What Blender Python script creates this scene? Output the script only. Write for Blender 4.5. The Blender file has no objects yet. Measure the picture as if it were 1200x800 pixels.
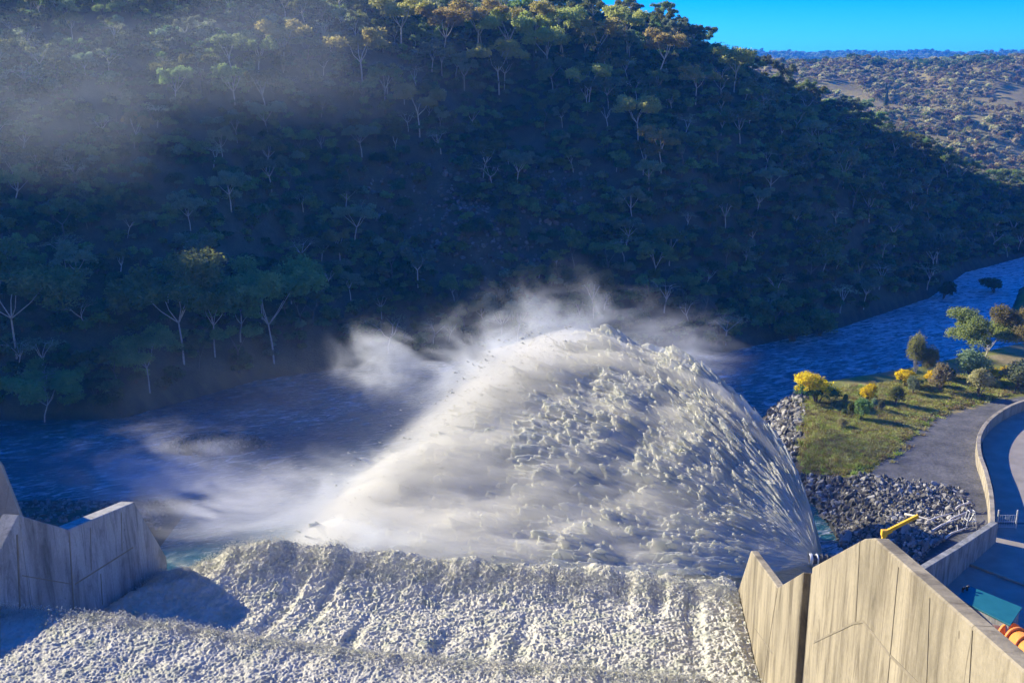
import bpy, bmesh, math, random
import numpy as np
from mathutils import Vector, Matrix
random.seed(7); rng = np.random.default_rng(7)
S = bpy.context.scene
C = S.collection
R = math.radians

# ------------------------------------------------------------------ camera
H = 75.0; PITCH = R(14.5); CP, SP = math.cos(PITCH), math.sin(PITCH); F = 1200.0
def ray(px, py):
    a = (px-600)/F; b = (py-400)/F
    return np.array([a, CP-b*SP, -(SP+b*CP)])
def at_z(px, py, z=0.0):
    r = ray(px, py); t = (z-H)/r[2]; return np.array([r[0]*t, r[1]*t, z])
def at_d(px, py, d):
    r = ray(px, py)*d; return np.array([r[0], r[1], r[2]+H])
def proj(x, y, z):
    dz = z-H; dep = y*CP-dz*SP; up = y*SP+dz*CP
    return 600+F*x/dep, 400-F*up/dep, dep
cam = bpy.data.cameras.new('camera'); co = bpy.data.objects.new('camera', cam); C.objects.link(co)
co.location = (0, 0, H); co.rotation_euler = (R(90)-PITCH, 0, 0)
cam.sensor_width = 36; cam.lens = 36; cam.clip_end = 30000; cam.clip_start = .3
S.camera = co

# ------------------------------------------------------------------ light
SUN_EL = R(24); SX, SY = -.842, .54
sdir = Vector((SX*math.cos(SUN_EL), SY*math.cos(SUN_EL), math.sin(SUN_EL)))
sl = bpy.data.lights.new('sun', 'SUN'); sl.energy = 4.6; sl.angle = R(.5); sl.color = (1, .90, .66)
so = bpy.data.objects.new('sun', sl); C.objects.link(so)
so.rotation_euler = sdir.to_track_quat('Z', 'Y').to_euler()
W = bpy.data.worlds.new('World'); S.world = W; W.use_nodes = True
nt = W.node_tree; nt.nodes.clear()
o = nt.nodes.new('ShaderNodeOutputWorld'); bg = nt.nodes.new('ShaderNodeBackground')
sk = nt.nodes.new('ShaderNodeTexSky'); sk.sky_type = 'NISHITA'; sk.sun_disc = False
sk.sun_elevation = SUN_EL; sk.sun_rotation = math.atan2(SX, SY)
sk.air_density = 1.0; sk.dust_density = 0.0; sk.ozone_density = 6.0; sk.altitude = 1500
hs = nt.nodes.new('ShaderNodeHueSaturation'); hs.inputs['Saturation'].default_value = 1.7; hs.inputs['Hue'].default_value = .505; hs.inputs['Value'].default_value = .88
nt.links.new(sk.outputs[0], hs.inputs['Color']); mm_ = nt.nodes.new('ShaderNodeMix'); mm_.data_type = 'RGBA'; mm_.blend_type = 'MULTIPLY'; mm_.inputs[0].default_value = 1; mm_.inputs[7].default_value = (.17, .60, 1, 1)
nt.links.new(hs.outputs[0], mm_.inputs[6]); nt.links.new(mm_.outputs[2], bg.inputs[0])
bg.inputs[1].default_value = .15
nt.links.new(bg.outputs[0], o.inputs[0])
S.view_settings.view_transform = 'Standard'; S.view_settings.look = 'None'
S.view_settings.exposure = 1.3; S.view_settings.gamma = 1; S.view_settings.use_curve_mapping = False
cy = S.cycles
cy.use_denoising = True
cy.max_bounces = 7; cy.diffuse_bounces = 3; cy.glossy_bounces = 2; cy.transmission_bounces = 3
cy.volume_bounces = 2; cy.transparent_max_bounces = 16
cy.volume_step_rate = 1.0; cy.volume_max_steps = 128
cy.use_adaptive_sampling = True; cy.adaptive_threshold = .035
cy.sample_clamp_indirect = 4

# ------------------------------------------------------------------ noise
def _h(ix, iy, iz, seed):
    n = (ix.astype(np.int64)*374761393 + iy.astype(np.int64)*668265263 + iz*2147483647 + seed*1274126177) & 0xffffffff
    n = ((n ^ (n >> 13))*1274126177) & 0xffffffff
    n = ((n ^ (n >> 15))*2246822519) & 0xffffffff
    return ((n ^ (n >> 16)) & 0xffffff)/float(0xffffff)
def vn(x, y, seed=0):
    x = np.asarray(x, float); y = np.asarray(y, float)
    ix = np.floor(x); iy = np.floor(y); fx = x-ix; fy = y-iy
    u = fx*fx*fx*(fx*(fx*6-15)+10); v = fy*fy*fy*(fy*(fy*6-15)+10)
    a = _h(ix, iy, 0, seed); b = _h(ix+1, iy, 0, seed); c = _h(ix, iy+1, 0, seed); d = _h(ix+1, iy+1, 0, seed)
    return (a+(b-a)*u)*(1-v)+(c+(d-c)*u)*v
def fbm(x, y, seed=0, o=4, g=.5):
    s = 0; a = 1; t = 0
    for i in range(o):
        s = s+a*vn(x*2**i+i*17.3, y*2**i-i*9.1, seed+i); t += a; a *= g
    return s/t
def comet(a, b, seed, tail=.9, dens=1.0):
    """heads with tails trailing towards smaller a; cell size 1"""
    ia = np.floor(a); ib = np.floor(b); out = np.zeros_like(a)
    for da in range(-1, 3):
        for db in range(-1, 2):
            ca = ia+da; cb = ib+db
            fa = ca+_h(ca, cb, 1, seed); fb = cb+_h(ca, cb, 2, seed); amp = .35+.65*_h(ca, cb, 3, seed)
            x = a-fa; y = b-fb
            w = np.where(x < 0, .42+.12*x, .30)
            prof = np.where(x < 0, np.exp(x/tail), np.clip(1-x/.28, 0, 1)**.7)
            v = amp*prof*np.clip(1-(y/np.maximum(w, .1))**2, 0, 1)
            out = np.maximum(out, v)
    return out
def sst(a, b, x):
    t = np.clip((x-a)/(b-a), 0, 1); return t*t*(3-2*t)
def smin(a, b, k):
    h = np.clip(.5+.5*(b-a)/k, 0, 1); return b+(a-b)*h-k*h*(1-h)

# ------------------------------------------------------------------ terrain
XB = [-700, -400, -220, -150, -114, -89, -65, -35, 55, 100, 146, 179, 220, 300, 420, 900, 9000]
YB = [150, 200, 214, 217, 219, 220, 251, 267, 275, 306, 351, 399, 434, 500, 560, 700, 700]
XR = [-600, -330, -200, -100, 0, 57, 103, 160, 240, 300, 400, 700, 9000]
ZR = [150, 118, 104, 98, 98, 95, 73, 50, 21, 10, 4, 0, 0]
XN = [40, 58, 71, 102, 148, 165, 185, 230, 300, 420, 900]
YN = [195, 222, 241, 256, 285, 330, 366, 402, 440, 500, 620]
QH = [-400, 0, 60, 110, 170, 220, 275, 340, 450, 540, 640, 760]
HH = [-110, -80, -62, -52, -50, -46, -52, -52, -14, 2, -100, -260]  # crest of the added unseen hill, set by where its shadow should fall
def shade_mountain(x, y):
    """unseen hill added beyond the ridge on the left, shaped to shade the slope"""
    q = .54*x+.842*y; a = .842*x-.54*y
    am = -500-.25*(q-270)*0
    crest = np.interp(q, QH, HH)+500*.445+(fbm(q/35., q*0, 61, 3)-.5)*8
    return crest-.72*np.abs(a-am)
def zone(x, y):
    dn = np.minimum((x-(54+5*(vn(y/14., x*0+3, 5)-.5)+np.maximum(0, (y-200))*.15)), (np.interp(x, XN, YN)-y)*.75)
    return dn
YARD = [(1064, 700), (1100, 668), (1166, 616), (1300, 616), (1300, 900), (1064, 900)]
def terrain(x, y, detail=True):
    x = np.asarray(x, float); y = np.asarray(y, float)
    s = (y-np.interp(x, XB, YB))
    w = sst(0, 40, s)
    s2 = s + w*(fbm(x/60., y/60., 11, 3)-.5)*34
    sl_ = .80-.07*sst(-60, 20, x)
    rise = np.where(s2 > 0, sl_*s2+1.2*(1-np.exp(-np.maximum(s2, 0)/1.5)), s2*.6)
    rz = np.interp(x, XR, ZR)
    hill = smin(rise, rz+4, 48)
    fall = np.where(x > 0, np.maximum(0, s-rz/.8-45), 0)*.35*sst(0, 80, x)
    hill = np.maximum(hill-fall, np.minimum(hill, 6))
    hill = np.maximum(hill, -3)
    far = 6+76*sst(600, 1180, y-.1*x)+(fbm(x/160., y/160., 31, 4)-.5)*34*sst(600, 800, y)+10*sst(300, 900, x)*sst(700, 1200, y)
    far = far+62*sst(2400, 4300, y)*(.75+.5*fbm(x/900., 3.1+y*0, 41, 3))
    far = far-14*sst(1250, 1700, y)*(1-sst(2400, 3600, y))
    z = np.maximum(hill, np.where(y > 560, far, -9))
    z = np.where((x < 0) & (y > 500), np.maximum(z, hill), z)
    z = np.maximum(z, np.where((s > 60), shade_mountain(x, y), -9))
    # near land on the right
    dn = zone(x, y)
    land = np.where(dn > 0, 5.2*sst(-2, 9, dn)+.0*dn, dn*.8)
    land = np.clip(land, -3, 8)
    z = np.where(y < np.interp(x, XN, YN)+12, np.maximum(z, land), z)
    # gravel bar / near left bank
    bar = 2.2-np.hypot((x+63)/13., (y-203)/7.5)*2.6
    z = np.maximum(z, np.clip(bar, -3, 1.6)+(fbm(x/2.5, y/2.5, 51, 2)-.5)*.8*(bar > -1))
    lb = np.clip(np.minimum((174-y)*.15, (-58-x)*.15), -3, 2.5)
    z = np.maximum(z, np.where(y < 190, lb, -3))
    # dam foot rises towards the viewer
    z = np.maximum(z, np.where(y < 84, (84-y)*.5-1.0, -9)*1.0)
    # yard sunk
    if detail:
        yd = np.minimum(np.minimum(x-66, 151-y+ (x-66)*.8), 400)   # crude inside measure
        z = np.where((yd > 0) & (y < 170) & (x < 220) & (y > 104), z, z)
    return z
def hit(px, py):
    r = ray(px, py); t = np.arange(90, 1600, .5)
    x_, y_, z_ = r[0]*t, r[1]*t, r[2]*t+H
    k = np.argmax(z_ < terrain(x_, y_))
    return np.array([x_[k], y_[k], float(terrain(x_[k], y_[k]))])

# ------------------------------------------------------------------ materials
def mat(name):
    m = bpy.data.materials.new(name); m.use_nodes = True; m.node_tree.nodes.clear()
    return m, m.node_tree
def N(nt, t, **k):
    n = nt.nodes.new('ShaderNode'+t)
    for a, b in k.items():
        if a in n.inputs: n.inputs[a].default_value = b
        else: setattr(n, a, b)
    return n
def L(nt, a, b): nt.links.new(a, b)
def ramp(nt, fac, stops, mode='LINEAR'):
    r = nt.nodes.new('ShaderNodeValToRGB'); r.color_ramp.interpolation = mode
    e = r.color_ramp.elements
    while len(e) < len(stops): e.new(.5)
    for i, (p, c) in enumerate(stops):
        e[i].position = p; e[i].color = (*c, 1) if len(c) == 3 else c
    L(nt, fac, r.inputs[0]); return r.outputs[0]
def noise(nt, vec, scale, detail=4, rough=.5, dist=0, dims='3D'):
    n = nt.nodes.new('ShaderNodeTexNoise'); n.noise_dimensions = dims
    n.inputs['Scale'].default_value = scale; n.inputs['Detail'].default_value = detail
    n.inputs['Roughness'].default_value = rough; n.inputs['Distortion'].default_value = dist
    L(nt, vec, n.inputs['Vector']); return n.outputs['Fac']
def mapping(nt, vec, scale=(1, 1, 1), rot=(0, 0, 0), loc=(0, 0, 0)):
    m = nt.nodes.new('ShaderNodeMapping'); m.inputs['Scale'].default_value = scale
    m.inputs['Rotation'].default_value = rot; m.inputs['Location'].default_value = loc
    L(nt, vec, m.inputs['Vector']); return m.outputs[0]
def coords(nt, k='Object'):
    return nt.nodes.new('ShaderNodeTexCoord').outputs[k]
def mixc(nt, fac, a, b, mode='MIX'):
    m = nt.nodes.new('ShaderNodeMix'); m.data_type = 'RGBA'; m.blend_type = mode
    def put(s, v):
        if isinstance(v, (tuple, list)): s.default_value = (*v, 1) if len(v) == 3 else v
        elif isinstance(v, (int, float)): s.default_value = v
        else: L(nt, v, s)
    put(m.inputs[0], fac); put(m.inputs[6], a); put(m.inputs[7], b)
    return m.outputs[2]
def math_(nt, op, a, b=None, clamp=False):
    m = nt.nodes.new('ShaderNodeMath'); m.operation = op; m.use_clamp = clamp
    for i, v in enumerate((a, b)):
        if v is None: continue
        if isinstance(v, (int, float)): m.inputs[i].default_value = v
        else: L(nt, v, m.inputs[i])
    return m.outputs[0]
def bump(nt, h, strength=.5, dist=.1):
    b = nt.nodes.new('ShaderNodeBump'); b.inputs['Strength'].default_value = strength; b.inputs['Distance'].default_value = dist
    L(nt, h, b.inputs['Height']); return b.outputs[0]
def principled(nt, col, rough=.8, metal=0, normal=None, spec=.3):
    p = nt.nodes.new('ShaderNodeBsdfPrincipled')
    if isinstance(col, tuple): p.inputs['Base Color'].default_value = (*col, 1)
    else: L(nt, col, p.inputs['Base Color'])
    if isinstance(rough, (int, float)): p.inputs['Roughness'].default_value = rough
    else: L(nt, rough, p.inputs['Roughness'])
    p.inputs['Metallic'].default_value = metal; p.inputs['Specular IOR Level'].default_value = spec
    if normal: L(nt, normal, p.inputs['Normal'])
    return p.outputs[0]
def out(nt, surf=None, vol=None):
    o = nt.nodes.new('ShaderNodeOutputMaterial')
    if surf: L(nt, surf, o.inputs['Surface'])
    if vol: L(nt, vol, o.inputs['Volume'])

def leaf_mat(name, c1, c2, trans=.5, var=.45, hv=.09):
    m, nt = mat(name)
    oi = nt.nodes.new('ShaderNodeObjectInfo').outputs['Random']
    n = noise(nt, coords(nt), .35, 3, .6)
    c = mixc(nt, ramp(nt, n, [(.35, (0, 0, 0)), (.65, (1, 1, 1))]), c1, c2)
    h = nt.nodes.new('ShaderNodeHueSaturation'); L(nt, c, h.inputs['Color'])
    L(nt, math_(nt, 'ADD', math_(nt, 'MULTIPLY', oi, var*2), 1-var), h.inputs['Value'])
    L(nt, math_(nt, 'ADD', math_(nt, 'MULTIPLY', oi, hv), .5-hv/2), h.inputs['Hue'])
    d = nt.nodes.new('ShaderNodeBsdfDiffuse'); t = nt.nodes.new('ShaderNodeBsdfTranslucent')
    L(nt, h.outputs[0], d.inputs[0]); L(nt, h.outputs[0], t.inputs[0])
    mx = nt.nodes.new('ShaderNodeMixShader'); mx.inputs[0].default_value = trans
    L(nt, d.outputs[0], mx.inputs[1]); L(nt, t.outputs[0], mx.inputs[2])
    out(nt, mx.outputs[0]); return m
M = {}
M['leaf'] = leaf_mat('gum_foliage', (.17, .24, .08), (.32, .36, .13))
M['leaf_grey'] = leaf_mat('grey_gum_foliage', (.20, .26, .16), (.32, .36, .21))
M['leaf_dark'] = leaf_mat('dark_foliage', (.07, .12, .05), (.14, .20, .08))
M['leaf_olive'] = leaf_mat('olive_foliage', (.23, .24, .08), (.36, .35, .13), var=.2)
M['leaf_lit'] = leaf_mat('sunlit_tint_foliage', (.44, .45, .13), (.60, .57, .20), .55, .15)  # brighter yellow leaf colour stands in for sunlight on the hilltop crowns
M['leaf_brown'] = leaf_mat('brown_scrub', (.28, .23, .13), (.42, .35, .20))
M['wattle'] = leaf_mat('wattle_blossom', (.74, .56, .02), (.88, .72, .05), .3, .08, .01)
M['scrub'] = leaf_mat('dry_scrub', (.42, .36, .19), (.58, .50, .28), .25)
def simple(name, c1, c2, scale=3, rough=.8, metal=0, bs=.3, bd=.05, spec=.3):
    m, nt = mat(name); n = noise(nt, coords(nt), scale, 6, .6)
    out(nt, principled(nt, ramp(nt, n, [(.3, c1), (.7, c2)]), rough, metal, bump(nt, n, bs, bd), spec)); return m
M['bark'] = simple('pale_bark', (.46, .43, .38), (.78, .74, .68), 2.5)
M['bark_mid'] = simple('brown_grey_bark', (.14, .12, .10), (.28, .25, .22), 2.5)
M['bark_dark'] = simple('dark_bark', (.10, .08, .06), (.22, .18, .14), 2.5)
def rock_mat(name, c1, c2):
    m, nt = mat(name)
    oi = nt.nodes.new('ShaderNodeObjectInfo').outputs['Random']
    n = noise(nt, coords(nt), 1.6, 5, .6)
    c = ramp(nt, n, [(.3, c1), (.7, c2)])
    h = nt.nodes.new('ShaderNodeHueSaturation'); L(nt, c, h.inputs['Color'])
    L(nt, math_(nt, 'ADD', math_(nt, 'MULTIPLY', oi, 1.1), .45), h.inputs['Value'])
    out(nt, principled(nt, h.outputs[0], .75, 0, bump(nt, n, .4, .1))); return m
M['rock'] = rock_mat('grey_rock', (.09, .086, .078), (.21, .20, .185))
M['rock_pale'] = rock_mat('pale_rock', (.20, .195, .18), (.36, .35, .33))

# terrain material : zone colours from an attribute, broken up with noise
m, nt = mat('terrain'); M['terrain'] = m
att = nt.nodes.new('ShaderNodeAttribute'); att.attribute_name = 'zone_colour'
g = nt.nodes.new('ShaderNodeNewGeometry').outputs['Position']
n1 = noise(nt, g, .25, 8, .65); n2 = noise(nt, g, 2.2, 5, .6)
c = mixc(nt, 1.0, att.outputs['Color'], ramp(nt, n1, [(.25, (.55, .55, .55)), (.75, (1.45, 1.4, 1.35))]), 'MULTIPLY')
c = mixc(nt, 1.0, c, ramp(nt, n2, [(.3, (.72, .74, .72)), (.7, (1.25, 1.25, 1.25))]), 'MULTIPLY')
out(nt, principled(nt, c, .9, 0, bump(nt, n2, .5, .25), .2))

def concrete(name, tone, dark, line=1.2, wx=1.0, stain=.5, rough=.8):
    m, nt = mat(name); co_ = coords(nt)
    big = noise(nt, mapping(nt, co_, (1, 1, .35)), .5, 8, .6)
    streak = noise(nt, mapping(nt, co_, (1.5, 1.5, .3)), 1.1, 8, .72, .8)
    fine = noise(nt, co_, 9, 6, .7)
    c = ramp(nt, big, [(.32, tuple(v*.55 for v in tone)), (.48, tone), (.68, tuple(min(1, v*1.3) for v in tone))])
    c = mixc(nt, ramp(nt, streak, [(.48, (0, 0, 0)), (.66, (stain,)*3)]), c, dark)
    c = mixc(nt, ramp(nt, streak, [(.30, (.5,)*3), (.42, (0, 0, 0))]), c, tuple(min(1, v*1.4) for v in tone))
    c = mixc(nt, 1, c, ramp(nt, fine, [(.3, (.86,)*3), (.7, (1.12,)*3)]), 'MULTIPLY')
    # form board seams every `line` metres along the wall and a lift joint
    sx = nt.nodes.new('ShaderNodeSeparateXYZ'); L(nt, co_, sx.inputs[0])
    wob = math_(nt, 'MULTIPLY', noise(nt, co_, .6, 2), .25)
    def seam(v, per, wd):
        f = math_(nt, 'PINGPONG', math_(nt, 'ADD', v, wob), per/2)
        return math_(nt, 'LESS_THAN', f, wd)
    s1 = seam(sx.outputs[0], line, .02)
    seams = math_(nt, 'MULTIPLY', s1, ramp(nt, noise(nt, mapping(nt, co_, (1, 1, .3)), .9, 2), [(.4, (.15,)*3), (.6, (1,)*3)]))
    c = mixc(nt, math_(nt, 'MULTIPLY', seams, .6), c, dark)
    # small blow holes and rust spots
    vo = nt.nodes.new('ShaderNodeTexVoronoi'); vo.inputs['Scale'].default_value = 1.3
    L(nt, mapping(nt, co_, (1, 1, .6)), vo.inputs['Vector'])
    spots = math_(nt, 'LESS_THAN', vo.outputs['Distance'], .055)
    c = mixc(nt, math_(nt, 'MULTIPLY', spots, .55), c, dark)
    hgt = math_(nt, 'SUBTRACT', math_(nt, 'ADD', fine, math_(nt, 'MULTIPLY', streak, .8)), math_(nt, 'MULTIPLY', seams, .8))
    out(nt, principled(nt, c, rough, 0, bump(nt, hgt, .35, .04), .2)); return m
M['concrete'] = concrete('board_marked_concrete', (.27, .235, .165), (.08, .065, .045), stain=.75)
M['concrete_grey'] = concrete('grey_concrete', (.31, .31, .29), (.08, .08, .08), 2.0, stain=.7)
M['coping'] = concrete('coping_concrete', (.34, .30, .23), (.17, .14, .1), 3.0, stain=.2)
M['gravel'] = simple('gravel', (.10, .10, .11), (.17, .17, .17), 1.2)
M['yard'] = simple('yard_concrete', (.26, .23, .19), (.36, .32, .27), .35)
M['yellow'] = simple('yellow_paint', (.72, .40, .02), (.82, .50, .04), 2, .45, bs=.1)
M['orange'] = simple('orange_paint', (.65, .20, .04), (.80, .30, .07), 1.2, .5, bs=.1)
M['rust'] = simple('rusty_pale_paint', (.28, .10, .05), (.42, .38, .36), 1.0, .6, bs=.1)
M['teal'] = simple('teal_roof', (.012, .12, .15), (.02, .16, .19), .6, .5, bs=.1)
M['dark'] = simple('dark_steel', (.02, .02, .025), (.06, .06, .07), 3, .5)
M['steel'] = simple('galvanised_steel', (.45, .46, .47), (.65, .66, .66), 4, .45, .3, bs=.1)
M['sign'] = simple('sign_plate', (.55, .6, .5), (.65, .68, .58), 1, .6, bs=.05)

# ------------------------------------------------------------------ mesh helpers
def mesh_np(name, v, f, mats, smooth=False, col=None, midx=None):
    me = bpy.data.meshes.new(name); v = np.asarray(v, np.float32); f = np.asarray(f, np.int32)
    k = f.shape[1]
    me.vertices.add(len(v)); me.vertices.foreach_set('co', v.ravel())
    me.loops.add(f.size); me.loops.foreach_set('vertex_index', f.ravel())
    me.polygons.add(len(f)); me.polygons.foreach_set('loop_start', np.arange(0, f.size, k, dtype=np.int32))
    me.polygons.foreach_set('loop_total', np.full(len(f), k, np.int32))
    me.polygons.foreach_set('use_smooth', np.full(len(f), smooth))
    for mm in (mats if isinstance(mats, (list, tuple)) else [mats]): me.materials.append(mm)
    if midx is not None: me.polygons.foreach_set('material_index', np.asarray(midx, np.int32))
    if col is not None:
        a = me.color_attributes.new('zone_colour', 'FLOAT_COLOR', 'POINT')
        a.data.foreach_set('color', np.asarray(col, np.float32).ravel())
    me.update(calc_edges=True); me.validate(); return me
def grid_faces(nu, nv):
    i = np.arange(nu-1)[:, None]*nv+np.arange(nv-1)[None, :]
    return np.stack([i, i+nv, i+nv+1, i+1], -1).reshape(-1, 4)
def obj(name, me, parent=None, loc=None):
    o = bpy.data.objects.new(name, me); C.objects.link(o)
    if parent: o.parent = parent
    if loc is not None: o.location = loc
    return o
def tag(o, label=None, cat=None, group=None, kind=None):
    if label: o['label'] = label
    if cat: o['category'] = cat
    if group: o['group'] = group
    if kind: o['kind'] = kind
    return o
def empty(name, loc, rz=0):
    o = obj(name, None, loc=tuple(map(float, loc))); o.rotation_euler[2] = rz; o.empty_display_size = .5; return o
def bm_obj(name, bm, m, parent=None, smooth=False, bevel=0):
    if bevel:
        bmesh.ops.bevel(bm, geom=[e for e in bm.edges if len(e.link_faces) == 2 and e.calc_face_angle(0) > .5], offset=bevel, segments=1, affect='EDGES')
    me = bpy.data.meshes.new(name); bm.to_mesh(me); bm.free(); me.materials.append(m)
    if smooth:
        me.polygons.foreach_set('use_smooth', [True]*len(me.polygons))
    return obj(name, me, parent)
def bx(bm, c, s, rot=None):
    mtx = Matrix.Translation(c) @ (rot.to_4x4() if rot else Matrix.Identity(4)) @ Matrix.Diagonal((*s, 1))
    bmesh.ops.create_cube(bm, size=1, matrix=mtx)
def tube(pts, rad, n=6, V=None, Fc=None):
    """tapered tube -> appends to V, Fc lists"""
    base = len(V); P = [Vector(p) for p in pts]
    for i, p in enumerate(P):
        d = (P[min(i+1, len(P)-1)]-P[max(i-1, 0)]).normalized()
        a = d.orthogonal().normalized() if i == 0 else (a-d*a.dot(d)).normalized()
        b = d.cross(a)
        for k in range(n):
            t = 2*math.pi*k/n; V.append(tuple(p+(a*math.cos(t)+b*math.sin(t))*rad[i]))
    for i in range(len(P)-1):
        for k in range(n):
            k2 = (k+1) % n
            Fc.append((base+i*n+k, base+i*n+k2, base+(i+1)*n+k2, base+(i+1)*n+k))
def tube_obj(name, pts, rad, m, parent=None, n=12, caps=True):
    V, Fc = [], []; tube(pts, rad, n, V, Fc)
    me = bpy.data.meshes.new(name); fl = list(Fc)
    if caps: fl += [tuple(range(n))[::-1], tuple(range(len(V)-n, len(V)))]
    me.from_pydata(V, [], fl); me.materials.append(m); me.update()
    for p in me.polygons: p.use_smooth = len(p.vertices) == 4
    return obj(name, me, parent)

# ------------------------------------------------------------------ the ground
def axis(segs):
    a = [segs[0][0]]
    for (s, e, st) in segs:
        n = max(1, int(round((e-s)/st))); a += list(np.linspace(s, e, n+1)[1:])
    return np.array(a)
def grow(s, e, st, k=1.25):
    a = []; v = s
    while v < e: v += st; st *= k; a.append(min(v, e))
    return a
ax_ = axis([(-340, 40, 3.2), (40, 190, .75), (190, 520, 3.2)])
ax_ = np.array(sorted(set(list(ax_)+[-v for v in grow(340, 9000, 6)]+grow(520, 9000, 6, 1.18))))
ay_ = axis([(-60, 112, 6), (112, 300, .75), (300, 640, 3.2), (640, 1400, 8)])
ay_ = np.array(sorted(set(list(ay_)+grow(1400, 12000, 14, 1.12)+[-v for v in grow(60, 6000, 20, 1.4)])))
GX, GY = np.meshgrid(ax_, ay_, indexing='ij')
GZ = terrain(GX, GY)
# zone colours
def inpoly(px, py, poly):
    r = np.zeros(px.shape, bool); n = len(poly)
    for i in range(n):
        x1, y1 = poly[i]; x2, y2 = poly[(i+1) % n]
        if y1 == y2: continue
        r ^= ((y1 > py) != (y2 > py)) & (px < (x2-x1)*(py-y1)/(y2-y1)+x1)
    return r
PX, PY, PD = proj(GX, GY, np.maximum(GZ, 0)); PX = np.where(PD > 5, PX, -9999)
jx = (fbm(GX/6., GY/6., 71, 3)-.5)*26; jy = (fbm(GX/6., GY/6., 77, 3)-.5)*16
near = zone(GX, GY) > -6
col = np.zeros(GX.shape+(4,)); col[..., 3] = 1
col[..., :3] = (.085, .085, .055)                                   # forest floor
fl = fbm(GX/9., GY/9., 81, 4)
farm = GY > 560
dry = np.array([.32, .27, .11]); brn = np.array([.27, .22, .10])
mixf = sst(.42, .6, fl)[..., None]
col[..., :3] = np.where(farm[..., None], dry*mixf+brn*(1-mixf), col[..., :3])
vf = (GY > 2000)[..., None]; col[..., :3] = np.where(vf, np.array([.10, .10, .085]), col[..., :3])
G1 = np.array([.19, .20, .04]); G2 = np.array([.26, .215, .10])
grass = G1*sst(.40, .55, fl)[..., None]+G2*(1-sst(.40, .55, fl))[..., None]
nearm = near & (GY < 400)
col[..., :3] = np.where(nearm[..., None], grass, col[..., :3])
gravel_poly = [(1240, 455), (1150, 474), (1105, 487), (1062, 512), (1035, 535), (1012, 560), (985, 572), (940, 640), (980, 720), (1300, 720), (1300, 455)]
gm = inpoly(PX+jx*.35, PY+jy*.35, gravel_poly) & nearm
col[..., :3] = np.where(gm[..., None], np.array([.125, .125, .13])*(.8+.5*fl[..., None]), col[..., :3])
rock_poly = [(890, 470), (935, 462), (942, 500), (935, 540), (990, 555), (1000, 640), (930, 640), (890, 520)]
rm = inpoly(PX+jx, PY+jy, rock_poly) & nearm
col[..., :3] = np.where(rm[..., None], np.array([.075, .068, .058]), col[..., :3])
rip_poly = [(955, 560), (1010, 560), (1070, 566), (1125, 575), (1142, 600), (1130, 622), (1060, 680), (950, 680)]
pm = inpoly(PX+jx*.5, PY+jy*.5, rip_poly) & nearm
col[..., :3] = np.where(pm[..., None], np.array([.06, .06, .065]), col[..., :3])
wet = (GZ < .8) & (GY < 560); col[..., :3] = np.where(wet[..., None], np.array([.035, .037, .035]), col[..., :3])
ter = obj('ground', mesh_np('ground', np.stack([GX, GY, GZ], -1).reshape(-1, 3), grid_faces(*GX.shape)[:, ::-1], M['terrain'], True, col.reshape(-1, 4)))
tag(ter, kind='structure')

# ------------------------------------------------------------------ river
m, nt = mat('river_water'); M['river'] = m
g = nt.nodes.new('ShaderNodeNewGeometry').outputs['Position']
gm_ = mapping(nt, g, (1, 1.3, 1), (0, 0, R(-32)))
w1 = noise(nt, mapping(nt, gm_, (.5, 1, 1)), .55, 7, .62, .6)
w2 = noise(nt, mapping(nt, gm_, (.45, 1.3, 1)), .5, 8, .68, 1.2)
big = noise(nt, g, .035, 3, .5)
sx = nt.nodes.new('ShaderNodeSeparateXYZ'); L(nt, g, sx.inputs[0])
up = nt.nodes.new('ShaderNodeMapRange'); up.inputs[1].default_value = 40; up.inputs[2].default_value = 170; L(nt, sx.outputs[0], up.inputs[0])
up = up.outputs[0]
w2b = math_(nt, 'ADD', w2, math_(nt, 'MULTIPLY', up, .10))
foam = math_(nt, 'MULTIPLY', ramp(nt, w2b, [(.51, (0,)*3), (.66, (1,)*3)]), ramp(nt, math_(nt, 'ADD', big, math_(nt, 'MULTIPLY', up, .2)), [(.42, (.25,)*3), (.60, (1,)*3)]))
deep = mixc(nt, ramp(nt, big, [(.3, (0,)*3), (.7, (1,)*3)]), (.010, .070, .11), (.012, .17, .18))
deep = mixc(nt, up, deep, (.17, .26, .28))
c = mixc(nt, foam, deep, (.78, .80, .80))
rough = math_(nt, 'ADD', math_(nt, 'MULTIPLY', foam, .5), .22)
out(nt, principled(nt, c, rough, 0, bump(nt, w1, 1.0, 1.1), .35))
bm = bmesh.new()
vs = [bm.verts.new(p) for p in [(-700, 60, 0), (52, 60, 0), (400, 60, 0), (700, 760, 0), (-700, 760, 0)]]
bm.faces.new(vs); rv = bm_obj('river', bm, M['river']); tag(rv, kind='structure')

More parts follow.
